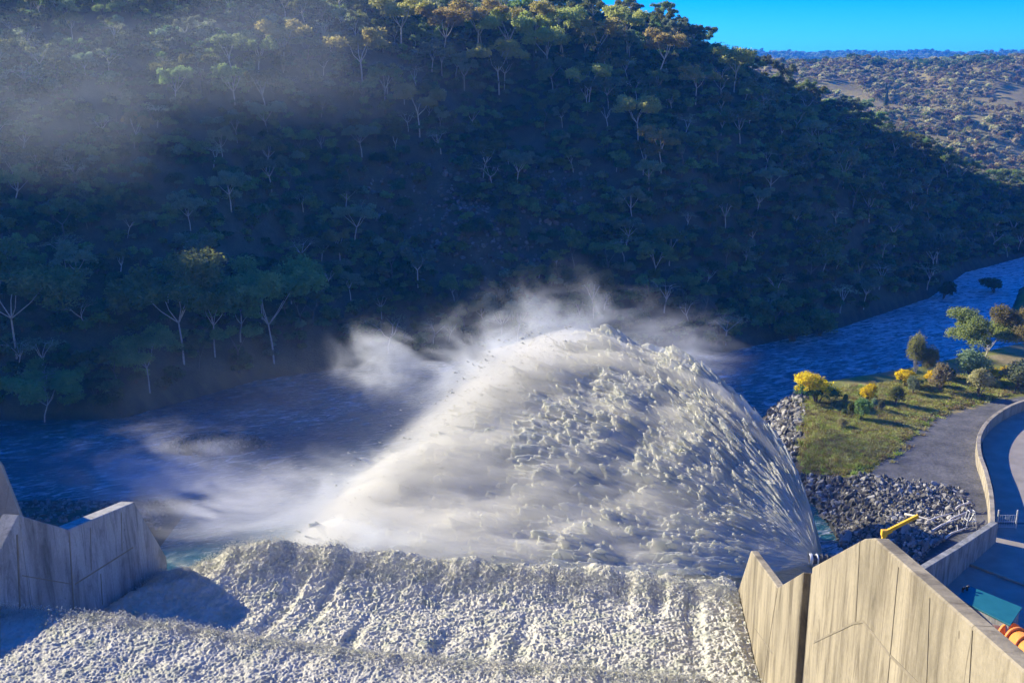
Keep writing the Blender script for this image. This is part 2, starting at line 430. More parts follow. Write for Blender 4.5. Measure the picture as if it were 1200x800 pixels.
# ------------------------------------------------------------------ spillway
# chute runs towards (k,1): walls are vertical planes x = x0 + K*y
K = .14; XL, XRt = -24.7, 4.65
cang = math.atan(K)
def on_plane(px, py, x0):
    r = ray(px, py); t = x0/(r[0]-K*r[1]); return r*t+np.array([0, 0, H])
cs, sn = math.cos(cang), math.sin(cang)
def wall(name, label, x0, pieces, side, thick, botz, mats):
    """pieces: list of (part name, [top pixels], material); wall local x runs along the chute, inner face at local y=0"""
    t = empty(name, (x0, 0, 0), math.pi/2-cang); tag(t, label, 'spillway wall')
    for pn, tops, mm, dz in pieces:
        P = []
        for q in tops:
            p = on_plane(*q, x0) if len(q) == 2 else np.array([x0+K*q[1], q[1], q[2]])
            P.append((math.hypot(p[0]-x0, p[1]), p[2]))
        P.sort()
        bm = bmesh.new(); ring = [(s_, z_) for s_, z_ in P]+[(P[-1][0], botz), (P[0][0], botz)]
        a0 = dz*side; a1 = (thick)*side
        A = [bm.verts.new((s_, a0, z_)) for s_, z_ in ring]; B = [bm.verts.new((s_, a1, z_)) for s_, z_ in ring]
        n = len(ring)
        bm.faces.new(A); bm.faces.new(B[::-1])
        for i in range(n): bm.faces.new((A[i], B[i], B[(i+1) % n], A[(i+1) % n]))
        bmesh.ops.recalc_face_normals(bm, faces=bm.faces)
        bm_obj(pn, bm, mm, t, bevel=.03)
    return t
def nearp(x0, y, z): return (x0+K*y, y, z)
# local y axis of wall points to -x side (left): right wall thickness goes to -local y
right = wall('spillway_wall', 'sunlit tan board-marked concrete wall on the right side of the spillway', XRt, [
    ('wall_panel', [(862, 701), (880, 645), (911, 688), (941, 670)], M['concrete'], 0),
    ('joint_strip', [(941, 671), (952, 664.5)], M['concrete'], .22),
    ('wall_panel', [(952, 664), (1012, 631), (1024, 630), (1200, 786), (0, 8.0, 68.2), (0, 4.0, 69.6)], M['concrete'], 0),
], -1, .32, 30, None)
left = wall('spillway_wall', 'shaded grey concrete wall with zigzag top on the left side of the spillway', XL, [
    ('wall_panel', [(196, 652), (158, 588)], M['concrete_grey'], .05),
    ('wall_panel', [(158, 588), (80, 620), (22, 603)], M['concrete_grey'], 0),
    ('wall_panel', [(22, 603), (0, 646), (0, 27.0, 57.2), (0, 4.0, 58.0)], M['concrete_grey'], .004),
], 1, .7, 30, None)
# thin strips along the wall joints; dark colour stands in for groove shadow
def joint(t, x0, a, b, wd, side, proud=.012):
    p, q = on_plane(*a, x0), on_plane(*b, x0)
    A = Vector((math.hypot(p[0]-x0, p[1]), proud*-side, p[2])); B_ = Vector((math.hypot(q[0]-x0, q[1]), proud*-side, q[2]))
    d = B_-A; nrm = Vector((-d.z, 0, d.x)).normalized()*wd/2; bm = bmesh.new()
    vs_ = []
    for yy in (proud*-side, .02*side):
        vs_ += [bm.verts.new((v.x, yy, v.z)) for v in (A+nrm, B_+nrm, B_-nrm, A-nrm)]
    for f_ in ((0, 1, 2, 3), (7, 6, 5, 4), (0, 4, 5, 1), (1, 5, 6, 2), (2, 6, 7, 3), (3, 7, 4, 0)): bm.faces.new([vs_[k] for k in f_])
    bmesh.ops.recalc_face_normals(bm, faces=bm.faces)
    return bm_obj('groove_shade_strip', bm, M['groove_shade'], t)
M['groove_shade'] = simple('joint_groove_shade', (.15, .13, .09), (.26, .225, .16), 1.5)
for a, b, wd in [((954, 752), (1000, 730), .05), ((1000, 730), (1012, 728), .05), ((1012, 728), (1040, 764), .06), ((1040, 764), (1080, 805), .06), ((1053, 664), (1040, 803), .05), ((1008, 634), (1003, 728), .03), ((1090, 700), (1086, 803), .025), ((1140, 738), (1136, 803), .025), ((911, 690), (893, 803), .09), ((884, 735), (905, 765), .04)]:
    joint(right, XRt, a, b, wd, -1)
for a, b, wd in [((20, 626), (24, 722), .10), ((81, 624), (87, 724), .08), ((88, 684), (156, 641), .07), ((118, 672), (120, 708), .06), ((106, 618), (107, 668), .05), ((26, 674), (84, 684), .04), ((142, 600), (143, 645), .05)]:
    joint(left, XL, a, b, wd, 1)
# inclined abutment slab at the far left
bm = bmesh.new()
pts = [at_d(-120, 380, 49), at_d(0, 543, 49), at_d(25, 607, 49), at_d(25, 680, 47), at_d(-120, 700, 46)]
T = [bm.verts.new(p) for p in pts]; B = [bm.verts.new((p[0]-.6, p[1]+1.4, p[2]-.6)) for p in pts]
bm.faces.new(T); bm.faces.new(B[::-1])
for i in range(5): bm.faces.new((T[i], B[i], B[(i+1) % 5], T[(i+1) % 5]))
bmesh.ops.recalc_face_normals(bm, faces=bm.faces)
ab = bm_obj('concrete_abutment', bm, M['coping'], bevel=.03); tag(ab, 'sunlit tan concrete abutment corner beside the shaded left spillway wall', 'abutment')

# chute body under the water, down to the valley floor
prof = [(-5, 55), (20, 54.5), (30, 53), (36, 47.5), (44, 46.5), (52, 44), (60, 34), (80, 4), (80, 0), (-5, 0)]
bm = bmesh.new()
A = [bm.verts.new((XL+.8*0+K*y+.0, y, z)) for y, z in prof]; B = [bm.verts.new((XRt+K*y, y, z)) for y, z in prof]
bm.faces.new(A); bm.faces.new(B[::-1])
for i in range(len(prof)): bm.faces.new((A[i], B[i], B[(i+1) % len(prof)], A[(i+1) % len(prof)]))
bmesh.ops.recalc_face_normals(bm, faces=bm.faces)
ch = bm_obj('spillway_chute', bm, M['concrete_grey']); tag(ch, kind='structure')

m, nt = mat('jet_water'); M['jet'] = m
g = nt.nodes.new('ShaderNodeNewGeometry').outputs['Position']
n = noise(nt, g, .5, 6, .6)
c = ramp(nt, n, [(.30, (.64, .66, .58)), (.7, (.80, .78, .71))])
d = nt.nodes.new('ShaderNodeBsdfDiffuse'); L(nt, c, d.inputs[0])
t = nt.nodes.new('ShaderNodeBsdfTranslucent'); L(nt, c, t.inputs[0])
fb = bump(nt, noise(nt, g, 2.2, 6, .7), .7, .4); L(nt, fb, d.inputs['Normal'])
mx = nt.nodes.new('ShaderNodeMixShader'); mx.inputs[0].default_value = .5
L(nt, d.outputs[0], mx.inputs[1]); L(nt, t.outputs[0], mx.inputs[2]); out(nt, mx.outputs[0])
m, nt = mat('white_water'); M['white'] = m
g = nt.nodes.new('ShaderNodeNewGeometry').outputs['Position']
n = noise(nt, g, 1.2, 6, .6)
c = ramp(nt, n, [(.30, (.50, .52, .38)), (.5, (.66, .64, .52)), (.7, (.74, .71, .60))])
d = nt.nodes.new('ShaderNodeBsdfDiffuse'); L(nt, c, d.inputs[0])
t = nt.nodes.new('ShaderNodeBsdfTranslucent'); L(nt, c, t.inputs[0])
gl = nt.nodes.new('ShaderNodeBsdfGlossy'); gl.inputs['Roughness'].default_value = .35
fb = bump(nt, noise(nt, g, 9, 6, .7), .6, .08)
L(nt, fb, d.inputs['Normal']); L(nt, fb, gl.inputs['Normal'])
mx = nt.nodes.new('ShaderNodeMixShader'); mx.inputs[0].default_value = .3
L(nt, d.outputs[0], mx.inputs[1]); L(nt, t.outputs[0], mx.inputs[2])
mx2 = nt.nodes.new('ShaderNodeMixShader'); mx2.inputs[0].default_value = .02
L(nt, mx.outputs[0], mx2.inputs[1]); L(nt, gl.outputs[0], mx2.inputs[2])
out(nt, mx2.outputs[0])

def water_z(w, y):
    """w 0..1 across (left..right), y downstream"""
    yc = 35.3-5.6*w                     # near crest line
    yl = 47.8-2.0*w                                 # lip of the lower sheet
    z1 = 56.6-1.1*sst(yc-18, yc, y)*1.0+(.15*np.sin(w*9))
    low = 51.8-.16*(y-40)+np.interp(w, [0, .06, .14, .24, .45, .8, 1], [0, .3, 1.4, 1.9, 1.2, .9, .1])*sst(41.5, 47.2, y)
    z = z1+(low-z1)*sst(yc-.4, yc+1.7, y)
    ov = np.maximum(0, y-yl+1.2)
    z = z-ov**2*.16
    return np.where(ov > 8, z, z)
ny, nw = 760, 950
ys = np.concatenate([np.linspace(8, 24, 90)[:-1], np.linspace(24, 50, 690), np.linspace(50, 62, 120)[1:]])
ws = np.linspace(0.001, .999, nw)
Yg, Wg = np.meshgrid(ys, ws, indexing='ij')
Xg = XL+.02+(XRt-XL-.04)*Wg+K*Yg
xs_ = Xg*cs-Yg*sn; ya_ = Xg*sn+Yg*cs
Zg = water_z(Wg, Yg)
lipb = sst(42, 48, Yg)
tier = sst(35.3-5.6*Wg, 37.3-5.6*Wg, Yg)
big = (fbm(xs_/3.2, ya_/5., 101, 3)-.5)*1.1
mid = (fbm(xs_/.9, ya_/1.6, 111, 3)-.5)*.55
wx = (fbm(xs_/1.2, ya_/1.2, 121, 2)-.5)*1.2
def pops(k):
    return (1-np.abs(2*vn((xs_+wx*.4)/(.24*k), (ya_+wx*.4)/(.19*k), 131)-1))*k, (1-np.abs(2*vn((xs_+wx*.3)/(.12*k)+7, (ya_-wx*.3)/(.10*k), 141)-1))*k
pa, pb = pops(.50), pops(.82)
pop = pa[0]*(1-tier)+pb[0]*tier; pop2 = pa[1]*(1-tier)+pb[1]*tier
pop3 = vn(xs_/.08, ya_/.07, 151)
streaks = (sst(.5, .95, vn(xs_/.8+.25*wx, ya_/9., 161)))*-.20*(.3+.7*tier)
Zg = Zg+big*(.12+.8*lipb)*(.4+.6*tier)+mid*(.4+.9*lipb)+pop*.17+pop2*.08+pop3*.03+streaks*(1-lipb*.6)
edge = np.minimum(Wg, 1-Wg)
Zg -= sst(.02, 0, edge)*.15
fal = np.maximum(0, Yg-50)
Yj = Yg+(fbm(xs_/.7, Zg/.7, 171, 3)-.5)*.5*lipb
Zg = np.where(Yg > 49, Zg-fal*1.2, Zg)
sw = obj('spillway_water', mesh_np('spillway_water', np.stack([Xg, Yj, Zg], -1).reshape(-1, 3), grid_faces(*Xg.shape)[:, ::-1], M['white'], True))
tag(sw, kind='structure')

def flecks(name, P, D, Lg, mm):
    k = len(P); a = np.cross(D, rng.normal(size=(k, 3))); a /= np.linalg.norm(a, axis=1, keepdims=True); b = np.cross(D, a)
    r_ = (Lg*rng.uniform(.25, .5, k))[:, None]; l_ = Lg[:, None]
    V = np.stack([P+D*l_*.6, P+a*r_, P+b*r_, P-a*r_, P-b*r_, P-D*l_], 1).reshape(-1, 3)
    fs = np.array([(0, 1, 2), (0, 2, 3), (0, 3, 4), (0, 4, 1), (5, 2, 1), (5, 3, 2), (5, 4, 3), (5, 1, 4)])
    return obj(name, mesh_np(name, V, (fs[None]+6*np.arange(k)[:, None, None]).reshape(-1, 3), mm, True))
k = 26000; iy = np.clip((rng.normal(.78, .05, k)*len(ys)).astype(int), 0, len(ys)-1); iw = rng.integers(3, nw-3, k)
yl_ = 46.2-2.0*ws[iw]; yy = yl_+rng.normal(0, 1.0, k); iy = np.searchsorted(ys, yy).clip(0, len(ys)-1)
P = np.stack([Xg[iy, iw], Yj[iy, iw], Zg[iy, iw]+np.abs(rng.normal(0, .22, k))*(.4+fbm(ws[iw]*14, ws[iw]*0, 181, 3))], -1)
D = np.tile([K, 1, -.1], (k, 1))+rng.normal(0, .5, (k, 3)); D /= np.linalg.norm(D, axis=1, keepdims=True)
k2 = 16000; iw = rng.integers(3, nw-3, k2); yy = 35.0-5.6*ws[iw]+rng.normal(0, .5, k2); iy = np.searchsorted(ys, yy).clip(0, len(ys)-1)
P2 = np.stack([Xg[iy, iw], Yj[iy, iw], Zg[iy, iw]+np.abs(rng.normal(0, .12, k2))], -1)
P = np.concatenate([P, P2]); D = np.concatenate([D, D[:k2]]); k += k2
tag(flecks('spillway_spray', P, D, rng.uniform(.02, .06, k), M['jet']), kind='stuff')
# ------------------------------------------------------------------ valve jet
rows = [  # u, control pixel+depth, end pixel+depth
    (0.00, (940, 425, 163), (692, 400, 190)),
    (0.22, (905, 452, 163), (610, 418, 190)),
    (0.45, (850, 505, 160), (540, 490, 186)),
    (0.70, (790, 575, 155), (430, 590, 174)),
    (1.00, (800, 715, 140), (330, 700, 148)),
]
N0 = at_d(960, 657, 147)
us = np.array([r_[0] for r_ in rows]); CC = np.array([at_d(*r_[1]) for r_ in rows]); EE = np.array([at_d(*r_[2]) for r_ in rows])
def jet_pt(u, v):
    c_ = np.stack([np.interp(u, us, CC[:, k]) for k in range(3)], -1); e_ = np.stack([np.interp(u, us, EE[:, k]) for k in range(3)], -1)
    v = v[..., None]
    return (1-v)**2*N0+2*v*(1-v)*c_+v*v*e_
def jet_layer(nu, nv, off, seed, amp, vmax, name, parent, cut=.5):
    u = np.linspace(0, 1, nu); v = np.linspace(.0, 1, nv)**.85
    U, V_ = np.meshgrid(u, v, indexing='ij')
    tip = vmax+.10*(fbm(U*22, U*0, seed, 3)-.5)+.10*(comet(U*9, U*0+.5, seed+3)-.4)
    Vv = V_*tip
    # ragged comet tips at the far end: the end line is a saw of tips
    P = jet_pt(U, Vv)
    du = np.gradient(P, axis=0); dv = np.gradient(P, axis=1)
    Nn = np.cross(du, dv); Nn /= np.maximum(np.linalg.norm(Nn, axis=-1, keepdims=True), 1e-9)
    sgn = np.sign((Nn[..., 1]).mean()); Nn = -Nn*sgn          # towards the viewer
    T = dv/np.maximum(np.linalg.norm(dv, axis=-1, keepdims=True), 1e-9)
    a = Vv*75; b = U*62*(.25+.75*np.clip(Vv*1.2, 0, 1))
    wa = (fbm(a/7, U*12, seed+9, 3)-.5)*3; wb = (fbm(a/6, U*14+9, seed+10, 3)-.5)*3
    b2 = U*20; 
    h1 = comet((a+wa)/5.4, U*26+wb*.30, seed+20, 1.2)
    h2 = comet((a+wa)/3.0+.4, U*66+wb*.5, seed+21, 1.2)
    h3 = comet((a+wa)/1.5, U*150+wb*.8, seed+22, 1.2)
    h4 = fbm(a/.9, U*120, seed+30, 3)
    growv = sst(.0, .55, Vv)
    disp = (h1*1.0+h2**1.5*.85+h3*.38+h4*.25)*amp*(.12+.88*growv)
    P = P+Nn*(disp-off+(fbm(a/18, U*4, seed+60, 3)-.5)*7*growv)[..., None]+T*((h1*1.2+h2*1.1+h3*.6)*growv)[..., None]+np.array([0, 0, 1.])*((h1*.9+h2*.6)*growv)[..., None]
    f = grid_faces(nu, nv)
    # holes: drop faces where spray is thin, near the end
    thin = (h1*.6+h2*.4+h3*.25) + 1.5*(1-V_**6)
    q = fbm(a/3.0, U*30, seed+40, 3)
    keep = ((q+.55*(h1+.6*h2)) > sst(.84, 1.03, V_)*.92+0*q)
    kf = keep[:-1, :-1].reshape(-1) & keep[1:, 1:].reshape(-1)
    me = mesh_np(name, P.reshape(-1, 3), f[kf], M['jet'], True)
    return obj(name, me, parent)
jet = empty('water_jet', N0); tag(jet, 'huge white fan of spray bursting from the outlet valve over the river', 'water jet')
def reparent(o, p):
    o.parent = p; o.matrix_parent_inverse = Matrix.Translation(p.location).inverted()
for args in [(560, 640, 0, 300, 1.0, 1.0, 'spray_sheet'), (420, 480, 3.5, 340, 1.1, .97, 'spray_sheet'), (300, 340, 7.5, 380, 1.2, .93, 'spray_sheet')]:
    reparent(jet_layer(*args, None), jet)
def jet_vapour():
    nu, nv = 120, 120
    U, V_ = np.meshgrid(np.linspace(-.02, 1.02, nu), np.linspace(.03, 1.12, nv), indexing='ij')
    P = jet_pt(np.clip(U, 0, 1), V_); du = np.gradient(P, axis=0); dv = np.gradient(P, axis=1)
    Nn = np.cross(du, dv); Nn /= np.maximum(np.linalg.norm(Nn, axis=-1, keepdims=True), 1e-9); Nn = -Nn*np.sign(Nn[..., 1].mean())
    ed = sst(0, .10, np.minimum(np.minimum(U+.02, 1.02-U)*.8, (1.12-V_)*.6))
    th = (.35+1.6*sst(.05, .7, V_)+2.6*sst(.7, 1.0, V_)+2.2*(fbm(U*16, V_*9, 500, 4)-.5)*2*sst(.1, .6, V_))*ed+.02
    A = P+Nn*np.maximum(th, .02)[..., None]; B = P-Nn*(np.maximum(th, .02)*1.6+1)[..., None]*ed[..., None]
    f = grid_faces(nu, nv); n = nu*nv; fa = [f, f[:, ::-1]+n]
    idx_ = np.arange(n).reshape(nu, nv); loop = np.concatenate([idx_[:, 0], idx_[-1, 1:], idx_[::-1, -1][1:], idx_[0, ::-1][1:-1]])
    l2 = np.roll(loop, -1); fa.append(np.stack([l2, loop, loop+n, l2+n], 1))
    me = mesh_np('vapour', np.concatenate([A.reshape(-1, 3), B.reshape(-1, 3)]), np.concatenate(fa), M['vapour'])
    bm = bmesh.new(); bm.from_mesh(me); bmesh.ops.recalc_face_normals(bm, faces=bm.faces); bm.to_mesh(me); bm.free()
    return obj('vapour', me)
m, nt = mat('vapour'); M['vapour'] = m; pv = nt.nodes.new('ShaderNodeVolumePrincipled')
pv.inputs['Color'].default_value = (.94, .93, .88, 1); pv.inputs['Density'].default_value = .19; pv.inputs['Anisotropy'].default_value = .3
out(nt, None, pv.outputs[0])
reparent(jet_vapour(), jet)
# flung clumps ahead of the sheet's end
V, Fq = [], []
vv = []; ff = []
for i in range(900):
    u = rng.random(); v = 1.0+rng.normal()*.05
    p = jet_pt(np.array(u), np.array(v)); q = jet_pt(np.array(u), np.array(v+.01)); d = q-p; d /= np.linalg.norm(d)
    d = d+np.array([0, 0, .25]); d /= np.linalg.norm(d)
    p = p+rng.normal(size=3)*1.6
    l = rng.uniform(.2, .8); r_ = l*rng.uniform(.14, .3)
    a = np.cross(d, rng.normal(size=3)); a /= np.linalg.norm(a); b = np.cross(d, a)
    bs = len(vv)
    vv += [p+d*l*.5, p+a*r_, p+b*r_, p-a*r_, p-b*r_, p-d*l]
    for k in range(4):
        k2 = (k+1) % 4; ff += [(bs, bs+1+k, bs+1+k2), (bs+5, bs+1+k2, bs+1+k)]
o_ = obj('spray_flecks', mesh_np('spray_flecks', np.array(vv), np.array(ff), M['jet'], True)); reparent(o_, jet)

# ------------------------------------------------------------------ mist volumes
def mist_mat(name, dens, scale, lo, hi, col=(.93, .95, 1), stretch=(1, 1, 1), rot=(0, 0, 0), dist=1.2, aniso=.35, power=1.0, detail=5, edge=.55):
    m, nt = mat(name); co_ = coords(nt)
    g = nt.nodes.new('ShaderNodeNewGeometry').outputs['Position']
    n = noise(nt, mapping(nt, g, stretch, rot), scale, detail, .58, dist)
    ln = nt.nodes.new('ShaderNodeVectorMath'); ln.operation = 'LENGTH'; L(nt, co_, ln.inputs[0])
    rad = ln.outputs['Value']
    fall = math_(nt, 'SUBTRACT', 1.0, rad, True)                    # 1 at centre, 0 on the shell
    v = math_(nt, 'ADD', n, math_(nt, 'MULTIPLY', math_(nt, 'SUBTRACT', fall, .5), edge))
    r_ = math_(nt, 'POWER', ramp(nt, v, [(lo, (0,)*3), (hi, (1,)*3)]), power)
    r_ = math_(nt, 'MULTIPLY', r_, math_(nt, 'POWER', math_(nt, 'MULTIPLY', fall, 1.7, True), 1.3))
    pv = nt.nodes.new('ShaderNodeVolumePrincipled'); pv.inputs['Color'].default_value = (*col, 1)
    pv.inputs['Anisotropy'].default_value = aniso
    L(nt, math_(nt, 'MULTIPLY', r_, dens), pv.inputs['Density'])
    out(nt, None, pv.outputs[0]); m.cycles.volume_step_rate = .8
    m.cycles.volume_sampling = 'DISTANCE' if hasattr(m.cycles, 'volume_sampling') else m.cycles.volume_sampling
    return m
def puff(p, size, m, rot=(0, 0, 0)):
    bm = bmesh.new(); bmesh.ops.create_icosphere(bm, subdivisions=3, radius=1)
    o = bm_obj('mist', bm, m); o.location = tuple(p); o.scale = size; o.rotation_euler = rot
    tag(o, kind='stuff'); return o
MM1 = mist_mat('mist_dense', .17, .10, .41, .66, col=(.86, .90, .95), stretch=(.6, 1, 1), rot=(0, .6, 0), dist=2.2, edge=.35, detail=8, power=1.3)
MM2 = mist_mat('mist_drift', .12, .11, .40, .68, stretch=(.45, 1, 1.2), rot=(0, .3, 0), dist=2.4, edge=.35, detail=8, power=1.3)
MM0 = mist_mat('mist_veil', .0035, .05, .34, .68, stretch=(.6, 1, 1), rot=(0, .4, 0), dist=1.6, edge=.3, detail=6)
MM3 = mist_mat('mist_hill', .0036, .034, .40, .72, dist=1.2, edge=.3, aniso=.5, col=(.78, .88, 1), stretch=(.5, 1, 1.3), rot=(0, -.7, 0))
puff(at_d(658, 440, 208), (35, 18, 26), MM1)
puff(at_d(575, 490, 200), (29, 20, 26), MM1)
puff(at_d(440, 425, 212), (15, 11, 12), MM1)
puff(at_d(455, 590, 182), (31, 18, 18), MM1)
puff(at_d(320, 600, 172), (34, 16, 11), MM2)
puff(at_d(430, 660, 150), (24, 12, 12), MM1)
puff(at_d(215, 565, 184), (36, 14, 13), MM2, (0, .12, 0))
puff(at_d(790, 425, 214), (20, 11, 16), MM2)
puff(at_d(420, 530, 196), (75, 26, 34), MM0)
puff(at_d(40, 130, 235), (60, 40, 38), MM3)
puff(at_d(300, 60, 270), (90, 40, 42), MM3)

# ------------------------------------------------------------------ haze
bm = bmesh.new(); bx(bm, (400, 3200, 100), (9000, 8000, 208))
m, nt = mat('haze'); pv = nt.nodes.new('ShaderNodeVolumePrincipled')
pv.inputs['Color'].default_value = (.03, .30, 1, 1); pv.inputs['Density'].default_value = .00016; pv.inputs['Anisotropy'].default_value = .2
out(nt, None, pv.outputs[0])
USE_HAZE = True
if USE_HAZE:
    hz = bm_obj('haze', bm, m); tag(hz, kind='stuff')
else: bm.free()

# ------------------------------------------------------------------ vegetation prototypes
def leaves(centers, radii, nper, size, sd, flat=.6, shell=.55):
    r_ = np.random.default_rng(sd); V = []
    for (c, R_) in zip(centers, radii):
        k = max(8, int(nper*(R_/np.mean(radii))**2))
        d = r_.normal(size=(k, 3)); d /= np.linalg.norm(d, axis=1, keepdims=True)
        d[:, 2] = np.where(d[:, 2] < -.3, -d[:, 2]*.6, d[:, 2])
        rr = (shell+(1-shell)*r_.random(k)**.5)*R_*(1+.25*np.sin(d[:, 0]*5+c[0])*np.sin(d[:, 1]*6+c[1]))
        p = c+d*rr[:, None]*np.array([1, 1, flat])
        t = r_.normal(size=(k, 3)); t[:, 2] = t[:, 2]*.5-.5; t /= np.linalg.norm(t, axis=1, keepdims=True)
        b = np.cross(t, d+.5*r_.normal(size=(k, 3))); b /= np.maximum(np.linalg.norm(b, axis=1, keepdims=True), 1e-6)
        s = size*r_.uniform(.6, 1.3, k)[:, None]
        V.append(np.stack([p-t*s, p+b*s*.45, p+t*s, p-b*s*.45], 1))
    V = np.concatenate(V).reshape(-1, 3)
    return V, np.arange(len(V)).reshape(-1, 4)
def gum_meshes(name, sd, h, spread=.34, size=.4, nper=110, lm='leaf', bark='bark', nlimb=4, fork=.42, flat=.55, clr=.13, tr=1.0):
    rr = random.Random(sd); V, Fc = [], []; cen, rad = [], []
    lean = Vector((rr.uniform(-.08, .08), rr.uniform(-.08, .08), 0))*h
    top = Vector((lean.x, lean.y, h*fork)); r0 = (h*.010+.04)*tr
    tube([(0, 0, -1.5), (lean.x*.3, lean.y*.2, h*fork*.5), top], [r0*1.25, r0, r0*.85], 7, V, Fc)
    for i in range(nlimb):
        a = 2*math.pi*(i+rr.random()*.6)/nlimb; ll = h*rr.uniform(.26, .42)
        el = rr.uniform(.75, 1.25)
        e1 = top+Vector((math.cos(a)*ll*math.cos(el), math.sin(a)*ll*math.cos(el), ll*math.sin(el)))
        md = (top+e1)/2+Vector((rr.uniform(-.03, .03), rr.uniform(-.03, .03), -.02))*h
        tube([top, md, e1], [r0*.7, r0*.5, r0*.35], 5, V, Fc)
        for j in range(rr.choice((3, 4, 4))):
            b = a+rr.uniform(-1.3, 1.3); l2 = h*spread*rr.uniform(.3, .85); e = rr.uniform(-.35, 1.1)
            e2 = e1+Vector((math.cos(b)*l2*math.cos(e), math.sin(b)*l2*math.cos(e), l2*math.sin(e)*.8))
            e2.z = min(e2.z, h*.96)
            tube([e1, (e1+e2)/2+Vector((0, 0, .02*h)), e2], [r0*.34, r0*.22, r0*.1], 4, V, Fc)
            cen.append(np.array(e2)); rad.append(h*clr*rr.uniform(.7, 1.2))
            if rr.random() < .6:
                cen.append(np.array(e1+(e2-e1)*.45)+np.array([rr.uniform(-1, 1), rr.uniform(-1, 1), 0])*h*.04); rad.append(h*clr*rr.uniform(.5, .8))
    lv, lf = leaves(cen, rad, nper, size, sd, flat)
    return (mesh_np(name+'_crown', lv, lf, M[lm]), mesh_np(name+'_trunk', np.array(V), np.array(Fc), M[bark], True))
def bush_meshes(name, sd, w, h, size, n, lm, bark='bark_dark', lm2=None, frac2=0, lobes=6):
    rr = random.Random(sd); cen, rad = [], []; V, Fc = [], []
    for i in range(lobes):
        a = rr.uniform(0, 6.28); q = rr.uniform(0, .3)*w
        c = (math.cos(a)*q, math.sin(a)*q, h*rr.uniform(.35, .72)); cen.append(np.array(c)); rad.append(min(w, h)*rr.uniform(.24, .36))
        tube([(0, 0, -.4), (c[0]*.4, c[1]*.4, h*.25), c], [.05*h*.4+.02, .03*h*.4+.015, .015], 5, V, Fc)
    lv, lf = leaves(cen, rad, n//lobes, size, sd, max(.7, h/w*.9))
    mats = [M[lm]]; mi = None
    if lm2:
        mats.append(M[lm2]); cz = lv.reshape(-1, 4, 3).mean(1)
        sc = cz[:, 2]/h+.35*vn(cz[:, 0]*1.2, cz[:, 1]*1.2+cz[:, 2], sd)
        mi = (sc > np.quantile(sc, 1-frac2)).astype(int)
    return (mesh_np(name+'_crown', lv, lf, mats, midx=mi), mesh_np(name+'_trunk', np.array(V), np.array(Fc), M[bark], True))
def place(name, meshes, loc, rz, sc, label, cat, group=None):
    e = empty(name, loc, rz); e.scale = sc if isinstance(sc, (tuple, list)) else (sc,)*3
    tag(e, label, cat, group)
    obj('crown', meshes[0], e); obj('trunk', meshes[1], e)
    return e
GUM = [gum_meshes('gum%d' % i, 100+i, 14, spread=[.34, .42, .30, .38][i % 4], size=.34, nper=200, flat=.95, clr=.115, lm=['leaf', 'leaf', 'leaf_grey', 'leaf', 'leaf_olive'][i % 5], bark='bark_mid' if i % 3 == 0 else 'bark', nlimb=3+i % 3, fork=.34+.03*(i % 4)) for i in range(9)]
BARE = [gum_meshes('bare%d' % i, 200+i, 12, spread=.4, size=.3, nper=14, lm='leaf_grey', nlimb=4, fork=.3) for i in range(3)]
BUSH = [bush_meshes('bush%d' % i, 300+i, 6, 5, .4, 700, ['leaf', 'leaf_dark', 'leaf_grey', 'leaf'][i % 4], lobes=7) for i in range(6)]

# ------------------------------------------------------------------ instanced stuff
def instances(name, pts, scl, rot, protos, kind='stuff'):
    """one object whose geometry nodes scatter small clumps on its own points"""
    coll = bpy.data.collections.new(name+'_source')
    for i, me in enumerate(protos):
        coll.objects.link(bpy.data.objects.new('%s_source_%02d' % (name, i), me))
    me = bpy.data.meshes.new(name); me.vertices.add(len(pts)); me.vertices.foreach_set('co', np.asarray(pts, np.float32).ravel())
    a = me.attributes.new('scl', 'FLOAT_VECTOR', 'POINT'); a.data.foreach_set('vector', np.asarray(scl, np.float32).ravel())
    a = me.attributes.new('rot', 'FLOAT_VECTOR', 'POINT'); a.data.foreach_set('vector', np.asarray(rot, np.float32).ravel())
    a = me.attributes.new('idx', 'INT', 'POINT'); a.data.foreach_set('value', rng.integers(0, len(protos), len(pts)).astype(np.int32))
    o = obj(name, me); tag(o, kind=kind)
    ng = bpy.data.node_groups.new(name, 'GeometryNodeTree')
    ng.interface.new_socket('Geometry', in_out='INPUT', socket_type='NodeSocketGeometry')
    ng.interface.new_socket('Geometry', in_out='OUTPUT', socket_type='NodeSocketGeometry')
    gi = ng.nodes.new('NodeGroupInput'); go = ng.nodes.new('NodeGroupOutput')
    ip = ng.nodes.new('GeometryNodeInstanceOnPoints'); ci = ng.nodes.new('GeometryNodeCollectionInfo')
    ci.inputs['Collection'].default_value = coll; ci.inputs['Separate Children'].default_value = True; ci.inputs['Reset Children'].default_value = True
    def na(nm, t):
        n = ng.nodes.new('GeometryNodeInputNamedAttribute'); n.data_type = t; n.inputs['Name'].default_value = nm; return n.outputs['Attribute']
    ng.links.new(gi.outputs[0], ip.inputs['Points']); ng.links.new(ci.outputs[0], ip.inputs['Instance'])
    ip.inputs['Pick Instance'].default_value = True
    ng.links.new(na('idx', 'INT'), ip.inputs['Instance Index'])
    ng.links.new(na('scl', 'FLOAT_VECTOR'), ip.inputs['Scale'])
    e2r = ng.nodes.new('FunctionNodeEulerToRotation'); ng.links.new(na('rot', 'FLOAT_VECTOR'), e2r.inputs[0])
    ng.links.new(e2r.outputs[0], ip.inputs['Rotation'])
    ng.links.new(ip.outputs[0], go.inputs[0])
    md = o.modifiers.new('scatter', 'NODES'); md.node_group = ng
    return o
